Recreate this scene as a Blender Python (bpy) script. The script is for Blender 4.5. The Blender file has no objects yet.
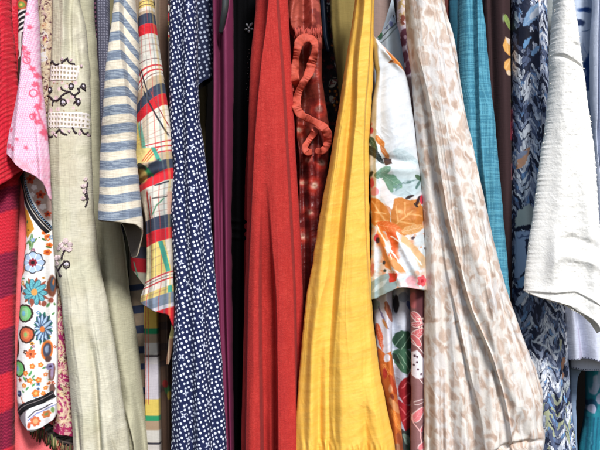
import bpy, math, random
import numpy as np

# ------------------------------------------------------------------ basics
D, S, ZC = 1.5, 1.0 / 600.0, 1.25          # camera distance, metres per unit of cloth drawing, eye height
scene = bpy.context.scene
COL = scene.collection
rng = random.Random(7)


def wx(px, Y):
    return (px - 300.0) * S * (D + Y) / D


def wz(py, Y):
    return ZC + (225.0 - py) * S * (D + Y) / D


def lin(c):
    c = np.clip(np.asarray(c, dtype=np.float64) / 255.0, 0, 1)
    return np.where(c <= 0.04045, c / 12.92, ((c + 0.055) / 1.055) ** 2.4)


def sm(a):
    a = np.clip(a, 0, 1)
    return a * a * (3 - 2 * a)


# ------------------------------------------------------------------ noise
def h2(ix, iy, seed):
    ix = ix.astype(np.int64) & 0xffffffff
    iy = iy.astype(np.int64) & 0xffffffff
    h = (ix * 374761393 + iy * 668265263 + seed * 974634777) & 0xffffffff
    h = ((h ^ (h >> 13)) * 1274126177) & 0xffffffff
    h = ((h ^ (h >> 15)) * 2246822519) & 0xffffffff
    h = h ^ (h >> 16)
    return (h & 0xffffff) / float(0xffffff)


def vn(x, y, seed=0):
    x, y = np.asarray(x, float), np.asarray(y, float)
    ix, iy = np.floor(x), np.floor(y)
    fx, fy = x - ix, y - iy
    fx = fx * fx * fx * (fx * (fx * 6 - 15) + 10)
    fy = fy * fy * fy * (fy * (fy * 6 - 15) + 10)
    a = h2(ix, iy, seed); b = h2(ix + 1, iy, seed)
    c = h2(ix, iy + 1, seed); d = h2(ix + 1, iy + 1, seed)
    return (a + (b - a) * fx) * (1 - fy) + (c + (d - c) * fx) * fy


def fbm(x, y, seed=0, o=4, g=0.5):
    r, a, n = 0, 1.0, 0.0
    for i in range(o):
        r = r + a * vn(x * 2 ** i + 17.3 * i, y * 2 ** i - 9.1 * i, seed + i)
        n += a
        a *= g
    return r / n


def ridged(x, y, seed=0, o=3):
    r, a, n = 0, 1.0, 0.0
    for i in range(o):
        r = r + a * (1 - np.abs(2 * vn(x * 2 ** i + 5.7 * i, y * 2 ** i + 3.3 * i, seed + i) - 1))
        n += a
        a *= 0.5
    return r / n


def cells(x, y, seed=0, jit=0.35):
    """nearest jittered lattice point: distance, random id, offset x, offset y"""
    ix, iy = np.floor(x), np.floor(y)
    best = np.full(x.shape, 9.0); idv = np.zeros(x.shape); ox = np.zeros(x.shape); oy = np.zeros(x.shape)
    for dx in (-1, 0, 1):
        for dy in (-1, 0, 1):
            cx, cy = ix + dx, iy + dy
            r1, r2 = h2(cx, cy, seed + 1), h2(cx, cy, seed + 2)
            px = cx + 0.5 + (r1 - 0.5) * 2 * jit
            py = cy + 0.5 + (r2 - 0.5) * 2 * jit
            d = np.hypot(x - px, y - py)
            m = d < best
            best = np.where(m, d, best)
            idv = np.where(m, h2(cx, cy, seed + 3), idv)
            ox = np.where(m, x - px, ox); oy = np.where(m, y - py, oy)
    return best, idv, ox, oy


def curve(pts, q):
    """smooth monotone interpolation through (key, value) pairs, flat outside"""
    k = np.array([p[0] for p in pts], float); v = np.array([p[1] for p in pts], float)
    if len(k) == 1:
        return np.full(np.shape(q), v[0])
    h = np.diff(k); dl = np.diff(v) / h
    m = np.zeros(len(k)); m[0] = dl[0]; m[-1] = dl[-1]
    for i in range(1, len(k) - 1):
        m[i] = 0 if dl[i - 1] * dl[i] <= 0 else 2 * dl[i - 1] * dl[i] / (dl[i - 1] + dl[i])
    q = np.clip(q, k[0], k[-1])
    i = np.clip(np.searchsorted(k, q, side='right') - 1, 0, len(h) - 1)
    t = (q - k[i]) / h[i]
    t2, t3 = t * t, t * t * t
    return ((2 * t3 - 3 * t2 + 1) * v[i] + (t3 - 2 * t2 + t) * h[i] * m[i] + (-2 * t3 + 3 * t2) * v[i + 1] + (t3 - t2) * h[i] * m[i + 1])


# ------------------------------------------------------------------ painting a print on cloth coordinates
class Paint:
    def __init__(self, x, y, s, base, wob=0.0, seed=0):
        self.x0, self.y0, self.s = x, y, s
        self.c = np.empty((x.size, 3)); self.c[:] = base
        self.x = x + (fbm(x / 4, y / 4, seed + 50, 3) - .5) * 2 * wob
        self.y = y + (fbm(x / 4, y / 4, seed + 60, 3) - .5) * 2 * wob

    def mix(self, m, col, idx=None):
        col = np.asarray(col, float)
        if idx is None:
            self.c += m[:, None] * (col - self.c)
        else:
            self.c[idx] += m[:, None] * (col - self.c[idx])

    def near(self, cx, cy, r):
        return np.nonzero((np.abs(self.x - cx) < r) & (np.abs(self.y - cy) < r))[0]

    def ell(self, cx, cy, rx, ry, col, rot=0, soft=.6, a=1.0):
        i = self.near(cx, cy, max(rx, ry) + 2)
        if not len(i): return
        dx, dy = self.x[i] - cx, self.y[i] - cy
        c, s_ = math.cos(rot), math.sin(rot)
        u, v = (dx * c + dy * s_) / rx, (-dx * s_ + dy * c) / ry
        d = (np.hypot(u, v) - 1) * min(rx, ry)
        self.mix(a * sm(.5 - d / soft / 2), col, i)

    def flower(self, cx, cy, r, n, col, mid=None, edge=None, depth=.25, rot=0, rm=.33, ew=.8, soft=.5):
        i = self.near(cx, cy, r * 1.4 + 2)
        if not len(i): return
        dx, dy = self.x[i] - cx, self.y[i] - cy
        d, th = np.hypot(dx, dy), np.arctan2(dy, dx) + rot
        rr = r * (1 - depth + depth * np.abs(np.cos(th * n / 2)) * 1.15)
        if edge is not None:
            self.mix(sm(.5 - (d - rr - ew) / soft / 2), edge, i)
        self.mix(sm(.5 - (d - rr) / soft / 2), col, i)
        if mid is not None:
            self.mix(sm(.5 - (d - r * rm) / soft / 2), mid, i)

    def leaf(self, x0, y0, x1, y1, w, col, vein=None, edge=None, soft=.6, side=0, vw=.35):
        L = math.hypot(x1 - x0, y1 - y0)
        i = self.near((x0 + x1) / 2, (y0 + y1) / 2, L * .6 + w + 2)
        if not len(i): return
        ux, uy = (x1 - x0) / L, (y1 - y0) / L
        a = ((self.x[i] - x0) * ux + (self.y[i] - y0) * uy) / L
        b = -(self.x[i] - x0) * uy + (self.y[i] - y0) * ux
        ww = w * np.sqrt(np.clip(a, 0, 1)) * np.clip(1 - a, 0, 1) ** .7 * 1.65
        d = np.where((a < 0) | (a > 1), 2.0, np.abs(b) - ww)
        if edge is not None:
            self.mix(sm(.5 - (d - .7) / soft / 2), edge, i)
        m = sm(.5 - d / soft / 2)
        self.mix(m, col, i)
        if vein is not None:
            v = np.maximum(sm(1 - np.abs(b) / vw), sm(1 - np.abs(((a * L - np.abs(b) * .9) / (w * .55)) % 1 - .5) * w * .55 / vw) * .75)
            self.mix(m * v * .8, vein, i)

    def line(self, pts, w, col, soft=.5, a=1.0):
        pts = np.array(pts, float)
        d = np.full(self.x.size, 1e9)
        cx, cy = pts.mean(0); r = np.abs(pts - [cx, cy]).max() + w + 2
        i = self.near(cx, cy, r)
        if not len(i): return
        x, y = self.x[i], self.y[i]; d = np.full(len(i), 1e9)
        for p, q in zip(pts[:-1], pts[1:]):
            v = q - p; L2 = max(1e-9, v @ v)
            t = np.clip(((x - p[0]) * v[0] + (y - p[1]) * v[1]) / L2, 0, 1)
            d = np.minimum(d, np.hypot(x - p[0] - t * v[0], y - p[1] - t * v[1]))
        self.mix(a * sm(.5 - (d - w / 2) / soft / 2), col, i)

    def poly(self, pts, col, soft=.6, a=1.0):
        pts = np.array(pts, float); n = len(pts)
        cx, cy = pts.mean(0); r = np.abs(pts - [cx, cy]).max() + 2
        i = self.near(cx, cy, r)
        if not len(i): return
        x, y = self.x[i], self.y[i]; d = np.full(len(i), 1e9); ins = np.zeros(len(i), bool)
        for k in range(n):
            p, q = pts[k], pts[(k + 1) % n]; v = q - p; L2 = max(1e-9, v @ v)
            t = np.clip(((x - p[0]) * v[0] + (y - p[1]) * v[1]) / L2, 0, 1)
            d = np.minimum(d, np.hypot(x - p[0] - t * v[0], y - p[1] - t * v[1]))
            ins ^= ((p[1] > y) != (q[1] > y)) & (x < (q[0] - p[0]) * (y - p[1]) / (q[1] - p[1] + 1e-12) + p[0])
        d = np.where(ins, -d, d)
        self.mix(a * sm(.5 - d / soft / 2), col, i)

    def speck(self, sc, thr, col, seed=0, a=1.0, sx=1, sy=1, soft=.06):
        n = fbm(self.x * sx / sc, self.y * sy / sc, seed, 3)
        self.mix(a * sm((n - thr) / soft + .5), col)


# ------------------------------------------------------------------ materials
def fabric(name, rough=.85, weave=.35, cvar=.18, bump=.25, sheen=.15, spec=.25, trans=0.0, slub=(70, 5), thread=1.0, fuzz=0.0, alpha=1.0, coat=0.0):
    m = bpy.data.materials.new(name); m.use_nodes = True
    nt = m.node_tree; N, L = nt.nodes, nt.links
    for n in list(N): N.remove(n)
    out = N.new('ShaderNodeOutputMaterial'); b = N.new('ShaderNodeBsdfPrincipled')
    at = N.new('ShaderNodeAttribute'); at.attribute_name = 'print'
    uv = N.new('ShaderNodeUVMap'); uv.uv_map = 'cloth'

    def noise(sx, sy, det=2):
        mp = N.new('ShaderNodeMapping'); mp.inputs['Scale'].default_value = (sx, sy, 1)
        L.new(uv.outputs[0], mp.inputs[0])
        n = N.new('ShaderNodeTexNoise'); n.noise_dimensions = '2D'
        n.inputs['Scale'].default_value = 1.0; n.inputs['Detail'].default_value = det
        L.new(mp.outputs[0], n.inputs['Vector'])
        return n.outputs['Fac']

    def math_(op, a, c):
        n = N.new('ShaderNodeMath'); n.operation = op
        for k, v in enumerate((a, c)):
            if isinstance(v, (int, float)): n.inputs[k].default_value = v
            else: L.new(v, n.inputs[k])
        return n.outputs[0]
    a1 = noise(slub[0] * thread, slub[1] * thread); a2 = noise(slub[1] * thread, slub[0] * thread)
    wv = math_('MULTIPLY', math_('ADD', a1, a2), .5)
    big = noise(6, 4, 3)
    fac = math_('ADD', math_('MULTIPLY', math_('SUBTRACT', wv, .5), cvar * 3.2), math_('MULTIPLY', math_('SUBTRACT', big, .5), cvar * .6))
    fac = math_('ADD', fac, 1.0)
    mixn = N.new('ShaderNodeVectorMath'); mixn.operation = 'SCALE'
    L.new(at.outputs['Color'], mixn.inputs[0]); L.new(fac, mixn.inputs['Scale'])
    L.new(mixn.outputs[0], b.inputs['Base Color'])
    b.inputs['Roughness'].default_value = rough
    b.inputs['Specular IOR Level'].default_value = spec
    b.inputs['Sheen Weight'].default_value = sheen * .12
    b.inputs['Sheen Roughness'].default_value = .5
    b.inputs['Coat Weight'].default_value = coat
    b.inputs['Alpha'].default_value = alpha
    if fuzz:
        wv = math_('ADD', math_('MULTIPLY', wv, .4), math_('MULTIPLY', noise(38, 38, 3), fuzz))
    bp = N.new('ShaderNodeBump'); bp.inputs['Strength'].default_value = bump; bp.inputs['Distance'].default_value = .002
    L.new(wv, bp.inputs['Height']); L.new(bp.outputs[0], b.inputs['Normal'])
    last = b.outputs[0]
    if trans:
        t = N.new('ShaderNodeBsdfTranslucent'); L.new(mixn.outputs[0], t.inputs['Color']); L.new(bp.outputs[0], t.inputs['Normal'])
        mx = N.new('ShaderNodeMixShader'); mx.inputs[0].default_value = trans
        L.new(last, mx.inputs[1]); L.new(t.outputs[0], mx.inputs[2]); last = mx.outputs[0]
    L.new(last, out.inputs['Surface'])
    return m


LINEN = fabric('linen_cloth', rough=.9, cvar=.13, bump=.4, slub=(95, 11))
COTTON = fabric('cotton_cloth', rough=.85, cvar=.1, bump=.25, slub=(90, 9))
CHAMBRAY = fabric('slubbed_chambray', rough=.9, cvar=.2, bump=.4, slub=(75, 7))
JERSEY = fabric('soft_jersey', rough=.9, cvar=.16, bump=.35, sheen=.1, slub=(90, 60))
MATTE = fabric('matte_black_cloth', rough=1, cvar=.15, bump=.3, sheen=0, spec=.03, slub=(90, 30))
VISCOSE = fabric('crinkled_viscose', rough=.66, cvar=.05, bump=.14, sheen=.05, spec=.25, slub=(30, 70))
SATIN = fabric('glossy_satin', rough=.3, cvar=.05, bump=.06, sheen=0, spec=.5, slub=(60, 20))
CHIFFON = fabric('sheer_chiffon', rough=.6, cvar=.06, bump=.15, sheen=.05, spec=.25, trans=.14, slub=(80, 40))
KNIT = fabric('wool_knit', rough=.95, cvar=.25, bump=.6, sheen=.3, slub=(60, 40), fuzz=.5)
FLEECE = fabric('boucle_fleece', rough=.97, cvar=.02, bump=.3, sheen=.2, slub=(60, 60), fuzz=.9)
SATEEN = fabric('rust_sateen', rough=.42, cvar=.1, bump=.2, sheen=0, spec=.35, slub=(70, 20))
FRILL = fabric('matte_frill', rough=.62, cvar=.14, bump=.45, sheen=0, spec=.2, slub=(50, 30))
THREAD = fabric('embroidery_thread', rough=.6, cvar=.15, bump=.4, sheen=.1, slub=(120, 30))
PLASTIC = fabric('hanger_plastic', rough=.25, cvar=.02, bump=.0, sheen=0, spec=.5)
CRYSTAL = fabric('cut_glass', rough=.12, cvar=.0, bump=0, sheen=0, spec=.8, coat=1.0)

ALB = .86


# ------------------------------------------------------------------ mesh linking
def link_mesh(name, V, loops, counts, cols, mat, parent, uv=None):
    me = bpy.data.meshes.new(name)
    me.vertices.add(len(V)); me.vertices.foreach_set('co', np.ascontiguousarray(V, dtype=np.float32).ravel())
    loops = np.asarray(loops, dtype=np.int32); counts = np.asarray(counts, dtype=np.int32)
    me.loops.add(len(loops)); me.loops.foreach_set('vertex_index', loops)
    me.polygons.add(len(counts))
    me.polygons.foreach_set('loop_start', np.concatenate([[0], np.cumsum(counts)[:-1]]).astype(np.int32))
    me.polygons.foreach_set('use_smooth', np.ones(len(counts), bool))
    a = me.attributes.new('print', 'FLOAT_COLOR', 'POINT')
    rgba = np.ones((len(V), 4), np.float32); rgba[:, :3] = lin(cols) * ALB
    a.data.foreach_set('color', rgba.ravel())
    lay = me.uv_layers.new(name='cloth')
    if uv is None:
        uv = np.stack([V[:, 0] / S / 100, V[:, 2] / S / 100], 1)
    lay.data.foreach_set('uv', uv[loops].astype(np.float32).ravel())
    me.update(calc_edges=True); me.validate()
    me.materials.append(mat)
    o = bpy.data.objects.new(name, me); COL.objects.link(o)
    if parent is not None:
        o.parent = parent
        o.matrix_parent_inverse = PINV.get(parent.name, Matrix.Identity(4))
    return o


from mathutils import Matrix
PINV = {}


def world_inv(o):
    return Matrix.Translation(o.location).inverted()


def thing(name, label, cat, px, py, Y, group=None):
    o = bpy.data.objects.new(name, None); COL.objects.link(o)
    o.empty_display_size = .02
    o.location = (wx(px, Y), Y, wz(py, Y))
    o['label'] = label; o['category'] = cat
    if group: o['group'] = group
    PINV[o.name] = world_inv(o)
    return o


def tag(o, label, cat, group=None):
    o['label'] = label; o['category'] = cat
    if group: o['group'] = group
    PINV[o.name] = world_inv(o)
    return o


def dep(Y):
    """spread of the rail: pieces deeper in the rack stand further back"""
    return Y if Y < .03 else .03 + (Y - .03) * 2.0


FK = 1.75
# ------------------------------------------------------------------ hanging cloth
class Sheet:
    """A closed, flattened tube of cloth between two outlines, with folds standing off its front."""

    def __init__(self, rows, Y, front=.02, back=.03, folds=(), n=2.3, vf=None, wr=None, hf=None, seed=0, edge=.6, efreq=14, extra=None, fan=None):
        Y = dep(Y)
        self.rows, self.Y, self.front, self.back, self.folds, self.n = rows, Y, front, back, folds, n
        self.vf, self.wr, self.hf, self.seed, self.edge, self.efreq, self.extra, self.fan = vf, wr, hf, seed, edge, efreq, extra, fan

    def LR(self, py, raw=False):
        L = curve([(r[0], r[1]) for r in self.rows], py); R = curve([(r[0], r[2]) for r in self.rows], py)
        if self.edge and not raw:
            L = L + (fbm(py / self.efreq, py * 0, self.seed + 3, 3) - .5) * 2 * self.edge
            R = R + (fbm(py / self.efreq, py * 0 + 7, self.seed + 4, 3) - .5) * 2 * self.edge
        return L, R

    def disp(self, px, py, L, R):
        d = np.zeros(px.shape); sd = self.seed
        for f in self.folds:
            k = f[0]
            if k == 'r':                       # ridge along a path of (y, x, mm); own softness on each side
                _, path, wl, wrr = f
                xc = curve([(p[0], p[1]) for p in path], py); a = curve([(p[0], p[2]) for p in path], py)
                q = px - xc
                d += FK * a * np.exp(-(q / np.where(q < 0, wl, wrr)) ** 2)
            elif k == 'p':                     # raised pleat between two paths
                _, pl, pr, am, wl, wrr = f
                xl = curve(pl, py); xr = curve(pr, py); a = curve(am, py)
                d += FK * a * sm((px - xl) / wl + .5) * sm((xr - px) / wrr + .5)
            elif k == 'h':                     # crosswise ridge along (x, y, mm)
                _, path, wu, wd = f
                yc = curve([(p[0], p[1]) for p in path], px); a = curve([(p[0], p[2]) for p in path], px)
                q = py - yc
                inx = sm((px - path[0][0]) / 4 + .5) * sm((path[-1][0] - px) / 4 + .5)
                d += inx * a * np.exp(-(q / np.where(q < 0, wu, wd)) ** 2)
        if self.vf:                            # hanging folds: amp mm, width, length, growth range
            am, w, ln = self.vf[:3]
            q = vn(px / w + (vn(py / ln, py * 0, sd + 9) - .5) * 1.2, py / ln, sd + 11)
            d += FK * am * 2 * (sm(q) - .5)
        if self.fan:                           # fine folds that spread with the width: amp mm, count, length
            am, cnt, ln = self.fan
            q = np.clip((px - L) / np.maximum(R - L, 1), 0, 1)
            qq = q * cnt + (fbm(q * 3, py / (ln * .5), sd + 41, 2) - .5) * 2.2
            grow = .35 + .65 * sm((py + 20) / 420)
            d += am * grow * 2 * (ridged(qq, py / ln + q * 2, sd + 42, 2) - .55)
        if self.wr:                            # crumples: amp mm, size, stretch
            for am, sz, st in (self.wr if isinstance(self.wr[0], tuple) else (self.wr,)):
                wxx = px + (vn(px / sz, py / sz, sd + 20) - .5) * sz
                d += am * 2 * (ridged(wxx / sz, (py + .35 * px) / (sz * st), sd + 21, 3) - .6)
        if self.hf:
            am, sz = self.hf
            d += am * 2 * (fbm(px / sz, py / sz, sd + 31, 3) - .5)
        q = np.clip(np.abs(2 * (px - L) / np.maximum(R - L, .5) - 1), 0, 1)
        if self.extra is not None:
            d += self.extra(px, py) * (1 - q ** 3)
        return d * .001

    def y_front(self, px, py):
        L, R = self.LR(py)
        q = np.clip(np.abs(2 * (px - L) / np.maximum(R - L, .5) - 1), 0, 1)
        prof = (1 - q ** self.n) ** (1 / self.n)
        fade = np.minimum(1, prof * 1.5)
        return self.Y - self.front * prof * np.minimum(1, (R - L) / 14) - self.disp(px, py, L, R) * fade

    def build(self, name, mat, parent, paint, top=-40, hem=466, hem_back=None, topf=None, den=1.0, lining=None, nb=14, capped=True, py_off=0):
        Yb = self.Y
        ytmp = np.linspace(top, 466 if not isinstance(hem, (int, float)) else hem, 40)
        L, R = self.LR(ytmp)
        wmax = float(np.max(R - L))
        hemf = [(0, hem), (1, hem)] if isinstance(hem, (int, float)) else hem
        hb = hemf if hem_back is None else hem_back
        tf = [(0, top), (1, top)] if topf is None else topf
        nf = max(16, int(wmax * den * 1.15)); nv = max(12, int((max(h[1] for h in hemf) - min(t[1] for t in tf)) * den))
        u = np.linspace(0, 1, nf); g1 = .6 * u + .4 * (.5 - .5 * np.cos(np.pi * u))
        ub = np.linspace(1, 0, nb + 2)[1:-1]; g2 = .5 - .5 * np.cos(np.pi * ub)
        g = np.concatenate([g1, g2]); nc = len(g)
        isb = np.arange(nc) >= nf
        v = np.linspace(0, 1, nv)[:, None]
        hq = np.where(isb, curve(hb, g), curve(hemf, g))[None, :]
        tq = curve(tf, g)[None, :]
        PY = tq + v * (hq - tq)
        L, R = self.LR(PY.ravel()); L = L.reshape(PY.shape); R = R.reshape(PY.shape)
        L0, R0 = self.LR(PY.ravel(), True); L0 = L0.reshape(PY.shape); R0 = R0.reshape(PY.shape)
        PX = L0 + (R0 - L0) * g[None, :] + (L - L0) * (1 - g[None, :]) ** 5 + (R - R0) * g[None, :] ** 5
        prof = (1 - np.abs(2 * g - 1) ** self.n) ** (1 / self.n)
        prof = prof[None, :] * np.ones_like(PX)
        dp = self.disp(PX.ravel(), PY.ravel(), L.ravel(), R.ravel()).reshape(PX.shape) * np.minimum(1, prof * 1.5)
        wf = np.minimum(1, (R - L) / 14)
        YY = np.where(isb[None, :], Yb + self.back * prof * wf, Yb - self.front * prof * wf - dp)
        V = np.stack([wx(PX, Yb), YY, wz(PY, Yb)], -1)
        ds = np.hypot(np.diff(PX[:, :nf], axis=1), np.diff(YY[:, :nf], axis=1) / S)
        s = np.zeros_like(PX); s[:, 1:nf] = np.cumsum(ds, 1)
        mid = s[:, nf // 2].copy(); s[:, :nf] += (PX[:, nf // 2] - mid)[:, None]
        s[:, nf:] = PX[:, nf:]
        cols = paint(PX.ravel(), PY.ravel(), s.ravel())
        cols = cols.c if isinstance(cols, Paint) else cols
        cols = np.clip(cols, 0, 255) * np.ones((PX.size, 1))
        uv = np.stack([s.ravel() / 100, PY.ravel() / 100], 1)
        Vl = [V.reshape(-1, 3)]; Cl = [cols]; Ul = [uv]
        i = np.arange(nv - 1)[:, None] * nc; j = np.arange(nc)[None, :]; j2 = (j + 1) % nc
        quads = [np.stack([i + j, i + nc + j, i + nc + j2, i + j2], -1).reshape(-1, 4)]
        ymax = float(np.max(hq))
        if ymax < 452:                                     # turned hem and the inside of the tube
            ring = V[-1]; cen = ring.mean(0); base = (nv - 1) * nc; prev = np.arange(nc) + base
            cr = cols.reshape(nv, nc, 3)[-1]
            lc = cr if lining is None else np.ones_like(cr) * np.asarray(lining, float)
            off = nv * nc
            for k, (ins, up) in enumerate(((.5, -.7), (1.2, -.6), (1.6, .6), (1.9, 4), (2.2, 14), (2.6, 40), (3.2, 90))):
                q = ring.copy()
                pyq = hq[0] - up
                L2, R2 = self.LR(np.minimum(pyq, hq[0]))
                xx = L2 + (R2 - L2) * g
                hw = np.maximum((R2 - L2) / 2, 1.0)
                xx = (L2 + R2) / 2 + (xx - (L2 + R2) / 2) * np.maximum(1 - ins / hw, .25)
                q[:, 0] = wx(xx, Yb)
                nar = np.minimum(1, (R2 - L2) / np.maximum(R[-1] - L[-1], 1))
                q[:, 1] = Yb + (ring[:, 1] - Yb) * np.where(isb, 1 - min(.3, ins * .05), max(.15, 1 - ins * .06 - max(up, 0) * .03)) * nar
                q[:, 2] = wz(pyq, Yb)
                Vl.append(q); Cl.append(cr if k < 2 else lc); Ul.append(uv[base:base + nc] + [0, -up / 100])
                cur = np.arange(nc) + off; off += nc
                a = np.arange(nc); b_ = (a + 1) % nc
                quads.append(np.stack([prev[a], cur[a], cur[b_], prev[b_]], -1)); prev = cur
        Q = np.concatenate(quads); loops = Q.ravel(); counts = np.full(len(Q), 4)
        loops = np.concatenate([loops, np.arange(nc)]); counts = np.concatenate([counts, [nc]])   # closed top, above the view
        return link_mesh(name, np.concatenate(Vl), loops, counts, np.concatenate(Cl), mat, parent, np.concatenate(Ul))

    # a thin piece sewn on the front of this cloth, following its folds
    def patch(self, name, mat, parent, rows, paint, off=1.2, den=2.0, bulge=.6, extra=None):
        y0, y1 = rows[0][0], rows[-1][0]
        wmax = max(r[2] - r[1] for r in rows)
        nx = max(6, int(wmax * den)); ny = max(6, int((y1 - y0) * den))
        g = np.linspace(0, 1, nx)[None, :]; PY = np.linspace(y0, y1, ny)[:, None] * np.ones((1, nx))
        L = curve([(r[0], r[1]) for r in rows], PY); R = curve([(r[0], r[2]) for r in rows], PY)
        PX = L + (R - L) * g
        return self.grid_on(name, mat, parent, PX, PY, paint, off, bulge, extra)

    def band(self, name, mat, parent, path, w, paint, off=1.2, den=2.0, bulge=.6, extra=None):
        """strip of width w along a path of (x, y); paint gets (along, across, along)"""
        P = np.array(path, float); t = np.concatenate([[0], np.cumsum(np.hypot(*np.diff(P, axis=0).T))])
        nu = max(8, int(t[-1] * den)); nw = max(5, int(w * den) + 2)
        q = np.linspace(0, t[-1], nu)
        cx = curve(list(zip(t, P[:, 0])), q); cy = curve(list(zip(t, P[:, 1])), q)
        tx, ty = np.gradient(cx), np.gradient(cy); l = np.hypot(tx, ty); nx_, ny_ = -ty / l, tx / l
        k = np.linspace(-.5, .5, nw)[None, :] * w
        PX = cx[:, None] + nx_[:, None] * k; PY = cy[:, None] + ny_[:, None] * k
        return self.grid_on(name, mat, parent, PX.T[::-1] if False else PX, PY, paint, off, bulge, extra, along=(q[:, None] + 0 * k, k + 0 * q[:, None]))

    def grid_on(self, name, mat, parent, PX, PY, paint, off, bulge, extra, along=None):
        ny, nx = PX.shape
        bx = np.minimum(np.arange(nx), np.arange(nx)[::-1])[None, :]; by = np.minimum(np.arange(ny), np.arange(ny)[::-1])[:, None]
        b = np.minimum(bx, by)
        yf = self.y_front(PX.ravel(), PY.ravel()).reshape(PX.shape)
        o = off + bulge * np.minimum(1, b / 3.0)
        if extra is not None: o = o + extra(PX, PY)
        Yv = yf - np.where(b == 0, -.6, o) * .001
        V = np.stack([wx(PX, self.Y), Yv, wz(PY, self.Y)], -1).reshape(-1, 3)
        A = (PX.ravel(), PY.ravel(), PX.ravel()) if along is None else (along[0].ravel(), along[1].ravel(), along[0].ravel())
        c = paint(*A); c = c.c if isinstance(c, Paint) else c
        c = np.clip(c, 0, 255) * np.ones((PX.size, 1))
        i = np.arange(ny - 1)[:, None] * nx; j = np.arange(nx - 1)[None, :]
        Q = np.stack([i + j, i + nx + j, i + nx + j + 1, i + j + 1], -1).reshape(-1, 4)
        return link_mesh(name, V, Q.ravel(), np.full(len(Q), 4), c, mat, parent)


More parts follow.
